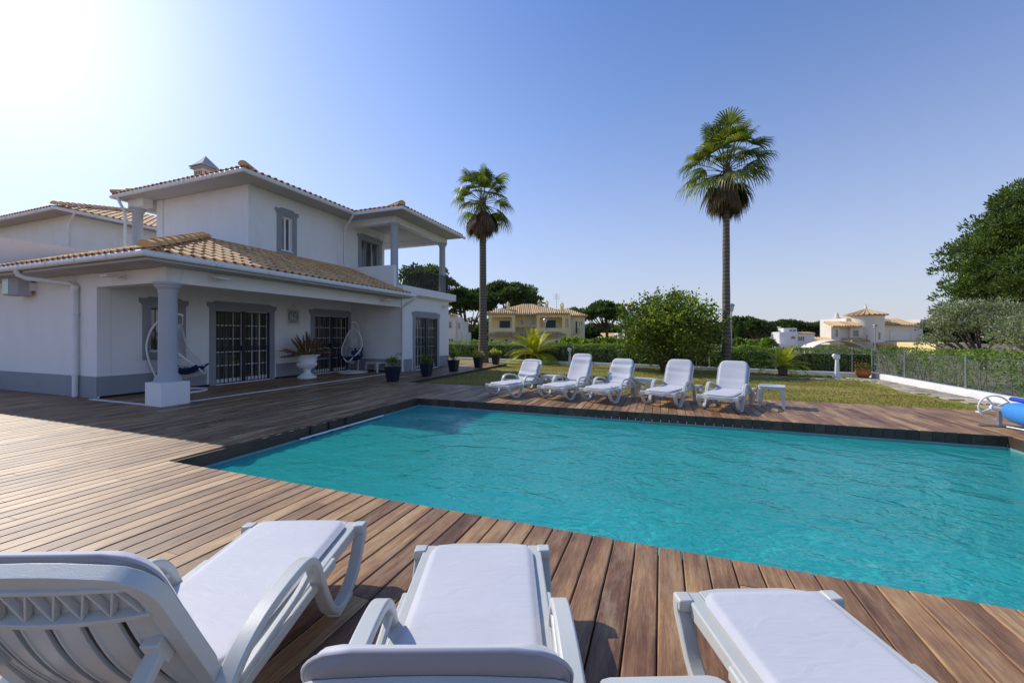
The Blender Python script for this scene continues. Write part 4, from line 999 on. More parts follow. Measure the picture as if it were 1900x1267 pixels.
# ---------------------------------------------------------------- hanging egg chairs
def egg_chair(loc, rz, label, lean=0.0):
    """front of the basket looks along local +y; the pole stands behind at -y"""
    t = thing('egg_chair', label, 'hanging chair', loc, rz, 'white hanging egg chairs on the porch')
    r = MB(); r.tube([(.52*math.cos(a), .52*math.sin(a), .03) for a in np.linspace(0, 2*math.pi, 40)[:-1]], .028, 8, closed=True); r.tube([(-.5, -.12, .03), (.5, -.12, .03)], .02, 8)
    r.build('base_ring', M['white_paint'], t, smooth=50)
    p = MB(); arc = smooth_path([(0, -.50, .03), (0, -.52, .35), (0, -.68, .85), (0, -.72, 1.25), (0, -.58, 1.68), (0, -.30, 1.93), (0, -.02, 1.98), (0, .03, 1.93)], 6); p.tube(arc, .024, 8)
    p.tube([(0, .03, 1.94), (0, .03, 1.72)], .007, 6); p.build('pole', M['white_paint'], t, smooth=50)
    # basket: teardrop opening rim + woven shell
    def rim(a):   # a 0..2pi, opening outline in a plane leaning back; bottom front low and wide
        k = (1-math.cos(a))/2          # 0 at bottom .. 1 at top
        w_ = .47*math.sin(a)*(1-.45*k)
        z = .44 + 1.28*k**.95; y = .66*(1-k)**2.4 - .16 + .14*k*k
        return Vector((w_, y, z + .30*abs(math.sin(a))*(1-k)**2.5))
    rm = MB(); R_ = [rim(a) for a in np.linspace(0, 2*math.pi, 49)[:-1]]; rm.tube(R_, .019, 8, closed=True); rm.build('basket_rim', M['white_paint'], t, smooth=50)
    sh = MB(); cb = Vector((0, -.18, .62))
    def shell(a, v):   # v 0 at rim .. 1 back centre
        p0 = rim(a); k = (1-math.cos(a))/2
        back = Vector((0, -.34+.16*k+.3*(1-k)**3, .36+.95*k*.8)); bulge = math.sin(v*math.pi/2)
        q = p0.lerp(back, v**1.1); n_ = Vector((0, -1, -.35)) * .16*math.sin(math.pi*v)*(1-.5*k); return q + n_
    for i in range(0, 56):
        a = 2*math.pi*i/56; tw = .7
        for s_ in (-1, 1):
            sh.tube([shell(a+s_*tw*v, v) for v in (0, .2, .42, .66, .9)], .005, 4)
    for v in (.25, .5, .75): sh.tube([shell(a, v) for a in np.linspace(0, 2*math.pi, 41)[:-1]], .006, 4, closed=True)
    sh.build('woven_shell', M['rattan'], t)
    c = MB()
    def sp(u, v):
        x = (u*2-1); y = v*2-1; r_ = 1-abs(x)**2.6; q = 1-abs(y)**2.6; return max(0, r_)**.5*max(0, q)**.5
    n = 16; vs = []
    for side in (1, -1):
        for j in range(n+1):
            for i in range(n+1):
                u, v = i/n, j/n; X = (u-.5)*.84*(1-.2*(1-v)); Y = -.24+v*.62; Z = .50+.10*(2*v-1)**2+.28*(u-.5)**2*1.3 + side*.065*sp(u, v) + (.008*math.sin(u*19+v*7) if side == 1 else 0)
                vs.append((X, Y + .10*v, Z + .03*v))
    m_ = (n+1)**2; fs = [f_ for j in range(n) for i in range(n) for f_ in ((j*(n+1)+i, j*(n+1)+i+1, (j+1)*(n+1)+i+1, (j+1)*(n+1)+i), (m_+j*(n+1)+i, m_+(j+1)*(n+1)+i, m_+(j+1)*(n+1)+i+1, m_+j*(n+1)+i+1))]
    c.add(vs, fs); c.build('seat_cushion', M['navy_fabric'], t, smooth=60)
    c = MB(); vs = []
    for side in (1, -1):
        for j in range(n+1):
            for i in range(n+1):
                u, v = i/n, j/n; vs.append(((u-.5)*.56, -.22-.12*v+side*.06*sp(u, v)+.1*(u-.5)**2, .64+v*.30+.05*abs(u-.5)))
    c.add(vs, fs); c.build('back_pillow', M['navy_fabric'], t, smooth=60)
    return t
egg_chair((-11.25, 12.35, 0), R(-160), 'white hanging egg chair with blue cushions at the far end of the porch')
egg_chair((-11.48, 6.56, 0), R(-52), 'white hanging egg chair with blue cushions half hidden by the corner column')

# ---------------------------------------------------------------- balcony chair, pool fittings, bollard lamps
t = thing('balcony_chair', 'brown wicker armchair behind the balcony railing', 'chair', (-10.9, 13.95, 3.38), R(60))
m = MB(); m.box(-.28, -.28, .36, .28, .28, .44); m.build('seat', M['wicker'], t, bevel=.02)
m = MB(); m.prism([(-.30, .40), (.30, .40), (.33, .95), (.2, 1.02), (-.2, 1.02), (-.33, .95)], lambda p, q, s_: (p, s_, q), .26, .32); m.build('backrest', M['wicker'], t, bevel=.02)
for s_ in (-1, 1):
    m = MB(); m.box(s_*.29, -.28, .40, s_*.34, .3, .66); m.build('armrest', M['wicker'], t, bevel=.015)
    for y in (-.25, .25): m = MB(); m.bar((s_*.26, y, 0), (s_*.26, y, .37), .05, .05); m.build('leg', M['wicker'], t)
t = thing('balcony_table', 'pale table top at the near corner of the balcony', 'table', (-10.55, 13.45, 3.38))
m = MB(); m.box(-.35, -.25, .70, .35, .25, .73); m.build('table_top', M['white_paint'], t, bevel=.005)
m = MB(); m.tube([(0,0,0), (0,0,.7)], .03, 8); m.lathe([(.2, 0), (.2, .02), (.05, .04)], n=16); m.build('leg', M['black_metal'], t)
# cover rail held by black straps on the left pool edge
t = thing('pool_rail', 'white tube at the left waterline hung on three black straps', 'rail', (-5.24, 4.7, -.15))
m = MB(); m.tube([(.03, -.1, 0), (.03, 1.85, 0)], .016, 8); m.build('tube', M['gutter'], t, smooth=50)
for y in (.15, .52, .9):
    m = MB(); m.box(-.024, y-.025, .152, .014, y+.025, .156); m.box(-.004, y-.025, -.015, .003, y+.025, .155); m.box(.0031, y-.025, -.024, .06, y+.025, -.018); m.build('strap', M['black_metal'], t)
# roller with rolled blue cover
t = thing('cover_roller', 'pool cover roller with white handwheel and rolled blue bubble cover', 'pool cover', (5.0, 8.62, 0))
m = MB(); m.bar((-.26, 0, .02), (.30, 0, .02), .05, .035); m.bar((0, 0, .02), (0, 0, .26), .05, .05)
m.build('stand', M['steel'], t, bevel=.006)
m = MB(); m.bar((-.26, -4.7, .02), (.30, -4.7, .02), .05, .035); m.bar((0, -4.7, .02), (0, -4.7, .26), .05, .05); m.build('stand', M['steel'], t, bevel=.006)
m = MB(); m.tube([(0, .10, .29), (0, -4.8, .29)], .042, 14); m.build('shaft', M['alu'], t, smooth=50)
m = MB(); m.tube([(.19*math.cos(a), .10, .29+.19*math.sin(a)) for a in np.linspace(0, 2*math.pi, 37)[:-1]], .013, 8, closed=True)
for k in range(4):
    a = R(30+90*k); m.bar((.03*math.cos(a), .10, .29+.03*math.sin(a)), (.185*math.cos(a), .10, .29+.185*math.sin(a)), .024, .02, up=(0,1,0))
m.tube([(0, .13, .29), (0, .07, .29)], .048, 14); m.tube([(-.17, .10, .20), (-.17, .19, .20)], .012, 8); m.build('handwheel', M['white_paint'], t, smooth=40)
m = MB(); rr = random.Random(2); pts = []
n = 40; vs = []
for j in range(25):
    y = -.30-4.1*j/24
    for k in range(n):
        a = 2*math.pi*k/n; r_ = .165+.012*(a/(2*math.pi)) + .004*math.sin(a*3+j*.9) + (0 if 0 < j < 24 else -.02); vs.append((r_*math.cos(a), y+rr.uniform(-.004, .004), .29+r_*math.sin(a)*.97))
m.add(vs, [(j*n+k, j*n+(k+1) % n, (j+1)*n+(k+1) % n, (j+1)*n+k) for j in range(24) for k in range(n)] + [tuple(range(n)), tuple(range(25*n-1, 24*n-1, -1))]); m.build('rolled_cover', M['water_blue'], t, smooth=50)
m = MB(); m.tube([(.02, -.22, .475), (.02, -4.2, .475)], .045, 12, flat=.75); m.build('foam_edge', M['deep_blue'], t, smooth=50)
h = MB(); h.tube(smooth_path([(5.05, 8.55, .02), (5.2, 8.2, .02), (5.5, 7.9, .02), (6.1, 7.6, .02), (6.9, 7.5, .02)], 5), .018, 8)
tag(h.build('hose', M['steel'], smooth=50), 'grey hose trailing over the deck from the roller stand', 'hose')

def post_lamp(x, y, rz, label, h=.72):
    t = thing('garden_lamp', label, 'garden light', (x, y, LZ), rz, 'white garden lamp posts on the lawn')
    m = MB(); m.prism([(-.13, -.09), (.13, -.09), (.13, .09), (-.13, .09)], lambda a, b, z: (a, b, z), 0, .04)
    vs = []
    for z, a, b in ((.04, .065, .055), (h-.1, .045, .04)): vs += [(-a, -b, z), (a, -b, z), (a, b, z), (-a, b, z)]
    m.add(vs, [(0,3,2,1), (4,5,6,7)] + [(k, (k+1) % 4, 4+(k+1) % 4, 4+k) for k in range(4)])
    for k in (-.03, 0, .03): m.box(k*.7-.005, -.06, .1, k*.7+.005, -.045, h-.2)
    m.build('post', M['white_paint'], t, bevel=.006)
    m = MB(); m.prism([(-.08, h-.12), (.07, h-.12), (.07, h+.03), (-.10, h+.07), (-.14, h-.02)], lambda a, b, s_: (a, s_, b), -.075, .075); m.build('lamp_head', M['white_paint'], t, bevel=.008)
post_lamp(-4.63, 21.2, R(0), 'white garden lamp post behind the second far lounger', h=.80)
post_lamp(6.02, 17.9, R(0), 'white garden lamp post near the terracotta flower pot', h=.80)

# ================================================================ FENCES, HEDGES, PLANTS
def cards(P, Dv, L, Wd, seed=0):
    """diamond leaves at points P, axis Dv, length L, width Wd -> verts, faces"""
    n = len(P); g = np.random.default_rng(seed); rnd = g.normal(size=(n, 3)); S = np.cross(Dv, rnd); S /= np.linalg.norm(S, axis=1)[:, None]+1e-9
    V = np.zeros((n, 4, 3)); L = np.broadcast_to(L, n)[:, None]; Wd = np.broadcast_to(Wd, n)[:, None]
    V[:,0] = P; V[:,1] = P+Dv*L*.45+S*Wd; V[:,2] = P+Dv*L; V[:,3] = P+Dv*L*.45-S*Wd
    return V.reshape(-1, 3), np.arange(4*n).reshape(-1, 4)
def unit(a): return a/(np.linalg.norm(a, axis=1)[:, None]+1e-9)

def low_wall():
    a = (-13, curb_y(-13)); b = (7.26, curb_y(7.26))
    m = MB(); m.bar((a[0], a[1]+.1, -.06), (b[0], b[1]+.1, -.06), .2, .2)
    tag(m.build('garden_curb', M['curb'], bevel=.01), 'low white curb along the foot of the back hedge', 'wall')
    m = MB(); m.bar((7.265, 18.42, -.04), (7.265, 8.4, -.04), .2, .26); tag(m.build('garden_curb', M['curb'], bevel=.012), 'low white curb under the chain link fence at the right', 'wall')
low_wall()
def chain_fence(p0, p1, z0, z1, posts, label, wire, step, postr=.024):
    t = thing('chain_link_fence', label, 'fence', (p0[0], p0[1], z0)); p0 = Vector((*p0, 0)); p1 = Vector((*p1, 0)); d = p1-p0; L = d.length; u = d/L; H_ = z1-z0
    m = MB(); n = int((L+H_)/step); off = Vector((u.y, -u.x, 0))
    def pt(s_, z, k): return u*s_ + Vector((0, 0, z)) + off*k
    for i in range(n):
        s0 = i*step - H_
        for sg in (1, -1):
            a = (s0, 0) if sg == 1 else (s0, H_); b = (s0+H_, H_) if sg == 1 else (s0+H_, 0)
            lo = max(0, a[0]); hi = min(L, b[0])
            if hi-lo < .02: continue
            za = a[1] + sg*(lo-a[0]); zb = a[1] + sg*(hi-a[0]); w_ = wire
            A = pt(lo, za, 0); B_ = pt(hi, zb, 0); e = Vector((0, 0, 1))*w_ ; o_ = off*w_
            m.add([A-e, A+e*.5+o_, A+e*.5-o_, B_-e, B_+e*.5+o_, B_+e*.5-o_], [(0,1,4,3), (1,2,5,4), (2,0,3,5)])
    for z in (.02, H_*.5, H_): m.tube([pt(0, z, .004), pt(L, z, .004)], .0028, 4)
    m.build('wire_mesh', M['fence_green'], t, fix=False)
    for s_ in posts:
        q = MB(); c = u*s_ + off*.03; q.tube([c+Vector((0,0,-.02)), c+Vector((0,0,H_+.05))], postr, 8); q.lathe([(postr*1.2, 0), (postr*1.2, .015), (.005, .03)], tuple(c+Vector((0,0,H_+.04))), 8); q.build('post', M['steel'], t, smooth=50)
M['fence_green'] = pm('fence_wire', (.11,.19,.18), .5, .1)
chain_fence((7.27, 18.45), (7.27, 8.6), .085, .90, [.05, 2.16, 4.89, 7.62], 'green chain link fence on steel posts along the right side hedge', .0016, .075)
chain_fence((-8.5, curb_y(-8.5)+.1), (7.2, curb_y(7.2)+.1), .04, .92, [1.2, 4.2, 7.2, 10.2, 13.2, 15.6], 'green chain link fence across the back of the lawn', .0022, .09, .016)

def hedge(name, label, pts, h0, h1, wd, n, twiggy, seed, leaf=(.045,.085)):
    """clipped hedge along a polyline of (x, y, base z, top z)"""
    t = thing(name, label, 'hedge', (pts[0][0], pts[0][1], -.12)); g = np.random.default_rng(seed); base = np.array([pts[0][0], pts[0][1], -.12])
    segs = [(np.array(a), np.array(b)) for a, b in zip(pts[:-1], pts[1:])]; Ls = [np.linalg.norm((b-a)[:2]) for a, b in segs]; tot = sum(Ls); VV = []
    st = MB()
    for (a, b), L in zip(segs, Ls):
        k = int(n*L/tot); s = g.random(k); d = (b-a)[:2]/L; nn = np.array([d[1], -d[0]])
        c = a[None]*(1-s[:, None])+b[None]*s[:, None]; u = g.random(k)
        face = g.random(k); bump = .10*np.sin(s*L*2.1+seed)+.07*np.sin(s*L*5.3)+.04*np.sin(s*L*11)
        top = c[:, 3]+bump*.6; zb = c[:, 2]
        # shell: front face, top, rear
        q = np.where(face < .62, -.5+g.exponential(.07, k), np.where(face < .88, g.random(k)-.5, .5-g.exponential(.05, k))); q = np.clip(q, -.55, .55)
        z = np.where((face >= .62) & (face < .88), top - g.exponential(.035, k), zb+(top-zb)*(u**(.75 if twiggy else .9)))
        bulge = -(.08*np.sin(s*L*3.3+z*4)+.05*np.sin(s*L*7.7+2*z)) * (q < -.3)
        X = c[:, 0]+nn[0]*(-q*wd + -bulge*0) + nn[0]*bulge*-1; Y = c[:, 1]+nn[1]*(-q*wd) + nn[1]*bulge*-1
        if twiggy:
            keep = g.random(k) < np.clip((z-zb)/(top-zb)*1.3+.25+.28*np.sin(s*L*2.6+3), .12, 1); X, Y, z, top = X[keep], Y[keep], z[keep], top[keep]
        k = len(X); P = np.stack([X, Y, z], 1)
        D = unit(g.normal(size=(k, 3))*np.array([1,1,.8])+np.array([-nn[0]*0, -.25, .45]))
        VV.append((P, D, g.uniform(leaf[0], leaf[1], k)))
        for i in range(int(L*(9 if twiggy else 5))):
            s_ = g.random(); c0 = a*(1-s_)+b*s_; q0 = g.uniform(-.3, .45)*wd; x, y = c0[0]+nn[0]*q0, c0[1]+nn[1]*q0; hh = (c0[3]-c0[2])*g.uniform(.7, .97); le = g.uniform(-.35, .35)
            p0 = Vector((x, y, c0[2]-.05)); p2 = Vector((x+d[0]*le+nn[0]*g.uniform(-.1,.2), y+d[1]*le+nn[1]*g.uniform(-.1,.2), c0[2]+hh)); p1 = p0.lerp(p2, .5)+Vector((g.uniform(-.06,.06), g.uniform(-.06,.06), 0)); st.tube([p0, p1, p2], [.012, .008, .004], 4)
            if twiggy:
                for w_ in range(3):
                    f_ = g.uniform(.2, .8); e = p0.lerp(p2, f_); st.tube([e, e+Vector((d[0]*g.uniform(-.25,.25), d[1]*g.uniform(-.25,.25), g.uniform(.1,.3)))+Vector((nn[0], nn[1], 0))*g.uniform(-.05,.2)], [.005, .002], 3)
    P = np.concatenate([v[0] for v in VV])-base; D = np.concatenate([v[1] for v in VV]); L = np.concatenate([v[2] for v in VV])
    m = MB(); m.np_add(*cards(P, D, L, L*.24, seed)); m.build('foliage', M['hedge_leaf'], t, fix=False)
    st.v = [(v[0]-base[0], v[1]-base[1], v[2]-base[2]) for v in st.v]; st.build('stems', M['twig'], t, fix=False)
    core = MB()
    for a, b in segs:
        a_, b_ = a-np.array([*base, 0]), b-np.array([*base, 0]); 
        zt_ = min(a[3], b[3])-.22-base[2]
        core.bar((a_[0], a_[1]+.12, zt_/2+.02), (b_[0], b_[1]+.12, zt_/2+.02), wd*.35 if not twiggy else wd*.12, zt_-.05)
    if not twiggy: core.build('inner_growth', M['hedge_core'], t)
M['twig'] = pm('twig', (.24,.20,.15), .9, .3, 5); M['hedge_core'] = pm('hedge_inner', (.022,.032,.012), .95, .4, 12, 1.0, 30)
def bl(x, top, off=.75): return (x, curb_y(x)+off, -.15, top)
hedge('hedge', 'clipped green hedge behind the slim palm at the back left of the lawn', [bl(-14, 1.05), bl(-9.5, 1.08), bl(-5, 1.04), bl(-2.6, .93)], 0, 1, .9, 17000, False, 3)
hedge('hedge', 'looser grey green hedge stretch behind the round bush', [bl(-2.5, .90), bl(.2, .98), bl(2.0, .92)], 0, 1, .9, 7500, False, 8, (.04, .07))
hedge('hedge', 'dense clipped hedge between the tall palm and the terracotta flower pot', [bl(2.1, .92), bl(5, .92), bl(7.6, .93)], 0, 1, .9, 12000, False, 5)
hedge('hedge', 'twiggy yellow green hedge behind the right side chain link fence', [(8.05, 19.1, -.15, .93), (8.02, 14, -.15, .97), (7.95, 8.2, -.15, 1.0)], 0, 1, .95, 15000, True, 6, (.04, .085))

# round leafy bush
def bush():
    t = thing('bush', 'large round leafy bush between the lounger row and the back hedge', 'bush', (.28, 18.0, LZ)); g = np.random.default_rng(4)
    n = 17000; st = MB(); P = []; D = []
    cl = []
    for k in range(150):
        a = g.uniform(0, 6.28); el = math.asin(g.uniform(-.55, 1)); r_ = g.uniform(.62, 1.0); c = np.array([math.cos(a)*math.cos(el)*1.95*r_, math.sin(a)*math.cos(el)*1.9*r_, 1.55+math.sin(el)*1.55*r_])
        if k % 9 == 0: c *= np.array([1.03, 1.03, 1.05])
        cl.append((c, g.uniform(.26, .5)))
    for k in range(70): cl.append((np.array([g.normal(0, .8), g.normal(0, .8), g.uniform(.7, 2.4)]), .5))
    for c, r_ in cl:
        m_ = int(n/len(cl)*(r_/.4)**1.6); q = g.normal(size=(m_, 3))*r_*.55+c; P.append(q); D.append(unit((q-c)*1.2+g.normal(size=(m_, 3))*.6+np.array([0,0,.25])))
        base = Vector((g.normal(0,.12), g.normal(0,.12), 0)); tip = Vector(c); mid = base.lerp(tip, .5)*1.0; mid.x *= .7; mid.y *= .7
        if g.random() < .5: st.tube([base, mid, tip], [.03, .018, .006], 5)
    for k in range(85):                                              # sprigs that break the outline
        a = g.uniform(0, 6.28); el = g.uniform(.1, 1.45); d = np.array([math.cos(a)*math.cos(el), math.sin(a)*math.cos(el), math.sin(el)]); p0 = np.array([0,0,1.45])+d*np.array([2.1,1.9,1.55])*.9; L = g.uniform(.3, .8); d2 = unit((d+np.array([0,0,.5]))[None])[0]
        p1 = p0+d2*L; st.tube([tuple(p0), tuple(p1)], [.007, .003], 4); m_ = 26; s = g.random(m_)**.6; q = p0+(p1-p0)*s[:, None]+g.normal(size=(m_, 3))*.045; P.append(q); D.append(unit(g.normal(size=(m_, 3))+d2))
    P = np.concatenate(P); D = np.concatenate(D); P = P[P[:, 2] > .12]; D = D[:len(P)]
    L = g.uniform(.065, .135, len(P)); m = MB(); m.np_add(*cards(P, D, L, L*.34, 5)); m.build('foliage', M['bush_leaf'], t, fix=False); st.build('stems', M['bark'], t, fix=False)
bush()

# fan palms -------------------------------------------------------
def fan_palm(loc, label, H_, r0, r1, crown_r, n_leaf, n_dead, seed, skirt):
    t = thing('fan_palm', label, 'palm tree', loc, 0, 'tall fan palms on the lawn'); rr = random.Random(seed)
    m = MB(); zs = np.linspace(0, H_, 60); lean = rr.uniform(-.1, .1)
    pts = [(lean*math.sin(z/H_*2.2), .06*math.sin(z/H_*3), z) for z in zs]; rad = [(r1+(r0-r1)*math.exp(-z/1.6)+(r1*.12*(1-z/H_)))*(1+.025*math.sin(z*39)) for z in zs]
    m.tube(pts, rad, 18); tr = m.build('trunk', M['palm_trunk'], t, smooth=60); top = Vector(pts[-1])
    def leaf(mb, org, az, el, pet, L, droop, nseg, fold=.35, dead=False):
        """one fan: petiole then segments"""
        d = Vector((math.cos(az)*math.cos(el), math.sin(az)*math.cos(el), math.sin(el))); side = Vector((-math.sin(az), math.cos(az), 0)); upv = side.cross(d)*-1
        if upv.z < 0 and not dead: upv = -upv
        p1 = org+d*pet+Vector((0,0,-.08*pet)); mb.tube([org, org.lerp(p1, .5)+Vector((0,0,.04*pet)), p1], [.022, .016, .012], 4)
        d = (d+Vector((0,0,-.18 if not dead else -.3))).normalized()
        for k in range(nseg):
            u_ = (k+.5)/nseg*2-1; an = u_*R(82 if not dead else 34); ln = L*(1-.28*abs(u_)**1.6)*rr.uniform(.9, 1.06)
            v = (d*math.cos(an)+side*math.sin(an)).normalized(); nrm = upv*(fold*abs(u_))
            wv = v.cross(upv).normalized()*(L*.031)
            a0 = p1; a1 = p1+v*ln*.45+nrm*ln*.2+Vector((0,0,-droop*ln*.08)); a2 = p1+v*ln*.78+nrm*ln*.16+Vector((0,0,-droop*ln*.30)); a3 = p1+v*ln*.93+Vector((0,0,-droop*ln*.62))+Vector((rr.uniform(-.04,.04), rr.uniform(-.04,.04), 0))
            rid = upv*L*.012
            mb.add([a0-wv*.15, a0+rid*.2, a0+wv*.15, a1-wv, a1+rid, a1+wv, a2-wv*.7, a2+rid*.6, a2+wv*.7, a3], [(0,1,4,3), (1,2,5,4), (3,4,7,6), (4,5,8,7), (6,7,9), (7,8,9)])
    cr = MB()
    for k in range(n_leaf):
        q = (k+.5)/n_leaf; el = R(88-104*q**1.0+rr.uniform(-16, 16)); az = k*2.39996+rr.uniform(-.25, .25)
        org = top+Vector((math.cos(az)*.12, math.sin(az)*.12, .25-.75*q)); pet = crown_r*rr.uniform(.36, .68); leaf(cr, org, az, el, pet, crown_r*rr.uniform(.42, .60), .45+.75*q, 20)
    cr.build('crown', M['palm_leaf'], t, fix=False)
    de = MB()
    for k in range(n_dead):
        q = rr.random(); az = k*2.39996; org = top+Vector((math.cos(az)*.14, math.sin(az)*.14, -.25-.5*q)); el = R(-48-38*q)
        leaf(de, org, az, el, skirt*rr.uniform(.3, .5)*(1-.3*q), skirt*rr.uniform(.45, .62), .6, 16, .1, True)
    de.build('dead_fronds', M['palm_dead'], t, fix=False)
fan_palm((-9.55, 20.75, LZ), 'slimmer distant fan palm beside the end of the villa', 9.4, .30, .185, 1.95, 38, 40, 3, 1.8)
fan_palm((2.55, 18.9, LZ), 'taller nearer fan palm behind the rightmost lounger', 8.75, .20, .13, 2.0, 42, 34, 12, 1.7)

def feather_palm(loc, label, n, L, seed, h, cat='palm'):
    t = thing('feather_palm', label, cat, loc); rr = random.Random(seed); m = MB()
    tk = MB(); tk.lathe([(.10*h, 0), (.20*h, .05), (.22*h, .2*h+.1), (.12*h, .4*h+.1)], n=12); tk.build('trunk', M['bark'], t, smooth=40)
    for k in range(n):
        az = k*2.4+rr.uniform(-.2, .2); el = R(rr.uniform(25, 82)); l = L*rr.uniform(.8, 1.1); d = Vector((math.cos(az)*math.cos(el), math.sin(az)*math.cos(el), math.sin(el))); h_ = Vector((math.cos(az), math.sin(az), 0)); p = Vector((0,0,.3*h+.05)); pts = [p]
        for j in range(14): d = (d+Vector((0,0,-.115*(1.25-el/2)))+h_*.02).normalized(); p = p+d*l/14; pts.append(p)
        m.tube(pts, [.014*(1-i/16) for i in range(15)], 4); side = Vector((-math.sin(az), math.cos(az), 0))
        for j in range(2, 15):
            t_ = (pts[min(j+1, 14)]-pts[j-1]).normalized(); up_ = side.cross(t_); up_ = up_ if up_.z > 0 else -up_; ll = L*.27*math.sin(math.pi*(j/15.5))**.6
            for sd in (-1, 1):
                for hh in (0, .33, .66):
                    c = pts[j-1].lerp(pts[j], hh); v = (side*sd*.8+t_*.75+up_*.25).normalized(); e = c+v*ll*rr.uniform(.85, 1.1)+Vector((0,0,-.03)); w_ = t_*.011*max(1, L); m.add([c-w_*.7, c.lerp(e, .5)-w_, e, c.lerp(e, .5)+w_], [(0,1,2,3)])
    m.build('fronds', M['date_leaf'], t, fix=False)
feather_palm((-6.65, 21.2, LZ), 'bright yellow green feathery palm behind the leftmost far lounger', 34, 1.75, 4, 1.1, 'palm')
feather_palm((4.35, 18.0, LZ), 'small yellow green feathery palm at the foot of the dense hedge', 24, .95, 6, .75, 'palm')
def agave(x, y, label, s_, seed):
    rr = random.Random(seed); m = MB()
    for k in range(34):
        a = k*2.4; el = R(rr.uniform(15, 80)); d = Vector((math.cos(a)*math.cos(el), math.sin(a)*math.cos(el), math.sin(el))); s2_ = Vector((-math.sin(a), math.cos(a), 0))*.016*s_*2; L = s_*rr.uniform(.8, 1.1)
        m.add([d*.02-s2_*.5, d*.02+s2_*.5, d*L*.5+s2_, d*L*.5-s2_, d*L+Vector((0,0,-.15*L))], [(0,1,2,3), (3,2,4)])
    o = m.build('agave', M['agave_leaf'], fix=False); o.location = (x, y, LZ); tag(o, label, 'plant')
agave(4.98, 14.7, 'small spiky yellow plant on the lawn, the left one of the pair', .20, 1); agave(5.62, 14.0, 'small spiky yellow plant on the lawn, the right one of the pair', .18, 2)

# ================================================================ BEYOND THE GARDEN
def tree(name, label, loc, crown, trunk, mat, seed, n, leaf, cat='tree', group=None, clumps=60, flat=.45, hollow=.6, limbs=8, up=.5, droopy=0, cr=.27, cw=.26):
    """crown = (rx, ry, z0, z1); umbrella or round heads made of clumps of leaf sprays"""
    t = thing(name, label, cat, loc, 0, group); g = np.random.default_rng(seed); rx, ry, z0, z1 = crown; zc = z0+(z1-z0)*(.30 if hollow > .4 else .5); P = []; D = []; st = MB()
    st.tube(smooth_path([(0, 0, 0), (g.normal(0, .15), g.normal(0, .15), zc*.35), (g.normal(0, .25), g.normal(0, .25), z0+(zc-z0)*.3)], 4), [trunk*(1-.045*i) for i in range(9)], 9); hub = Vector((0, 0, z0*.72))
    cs_ = []
    for k in range(clumps):
        a = g.uniform(0, 6.28); s = g.random()**.5 if hollow > .4 else g.random()**.45; el = g.uniform(-.25, 1.0); rr_ = g.uniform(.72, 1.0)
        hz = math.sqrt(max(0, 1-max(0, el)**2))
        c = np.array([math.cos(a)*rx*hz*rr_, math.sin(a)*ry*hz*rr_, zc+(el*(z1-zc) if el > 0 else el*(zc-z0)*3.2)*rr_]); c[2] = max(c[2], z0+.1)
        r_ = cr*min(rx, ry)*g.uniform(.75, 1.25); cs_.append((c, r_))
    for k in range(int(clumps*.35)): cs_.append((np.array([g.normal(0, rx*.35), g.normal(0, ry*.35), zc+(z1-zc)*g.uniform(-.1, .75)]), cr*1.2*min(rx, ry)))
    w_ = sum(r_**2 for _, r_ in cs_)
    for c, r_ in cs_:
        m_ = int(n*r_**2/w_); v = unit(g.normal(size=(m_, 3))); v[:, 2] = np.where(v[:, 2] < -.15, -v[:, 2]*.4, v[:, 2]); rad = g.uniform(.55, 1.0, m_)[:, None]**.5
        q = c+v*rad*r_*np.array([1, 1, flat+.2]); P.append(q); D.append(unit(v*np.array([.8,.8,1])+g.normal(size=(m_, 3))*.45+np.array([0,0,up-droopy])))
    for i in range(limbs*2):
        c, r_ = cs_[int(g.integers(0, clumps))]; b = Vector(c)-Vector((0,0,r_*.2)); mid = hub.lerp(b, .5)+Vector((0, 0, -(z1-z0)*.06)); st.tube(smooth_path([tuple(hub), tuple(mid), tuple(b)], 3), [trunk*.5*(1-.11*j) for j in range(7)], 6)
    P = np.concatenate(P); D = np.concatenate(D); L = g.uniform(leaf*.7, leaf*1.3, len(P)); m = MB(); m.np_add(*cards(P, D, L, L*cw, seed)); m.build('crown', M[mat], t, fix=False); st.build('trunk', M['bark'], t, smooth=60)
    return t
def B(px, D, z=-1.25): return frame_at(px, D, z)
# big pine and olives at the right
tree('stone_pine', 'huge dark green pine filling the right edge of the view', B(2058, 25, -1), (6.9, 6.9, 2.2, 13.2), .42, 'pine_leaf', 31, 170000, .25, clumps=420, flat=.7, limbs=16, cr=.15, cw=.19)
tree('olive_tree', 'grey green olive tree, the left one below the big pine', B(1822, 21, -.6), (2.05, 2.0, 1.0, 3.75), .14, 'olive_leaf', 33, 15000, .12, clumps=70, hollow=.2, flat=.7, limbs=8, cr=.28)
tree('olive_tree', 'wider grey green olive tree close behind the right side hedge', B(1985, 16.5, -.4), (2.2, 1.9, .6, 2.8), .12, 'olive_leaf', 34, 17000, .11, clumps=80, hollow=.2, flat=.7, limbs=8, cr=.27)
FP = 'stone pines beyond the garden'
def pine(px, D, wpx, ytop, ybot, label, seed, n=6000, leaf=.5, trunk=.35, **k):
    sc_ = D/FPX; zt_ = CAM_H+(622-ytop)*sc_; zb = CAM_H+(622-ybot)*sc_; r_ = wpx*sc_/2
    tree('stone_pine', label, B(px, D, -1.3), (r_, r_*.9, zb+1.3, zt_+1.3), trunk, 'pine_far', seed, n, leaf, group=FP, **k)
pine(790, 62, 110, 496, 560, 'tall pine seen through the balcony columns', 41, 7000, .5, clumps=60)
pine(868, 66, 92, 537, 612, 'dark pine rising above the small white house left of the slim palm', 42, 9000, .5, clumps=55, hollow=.2)
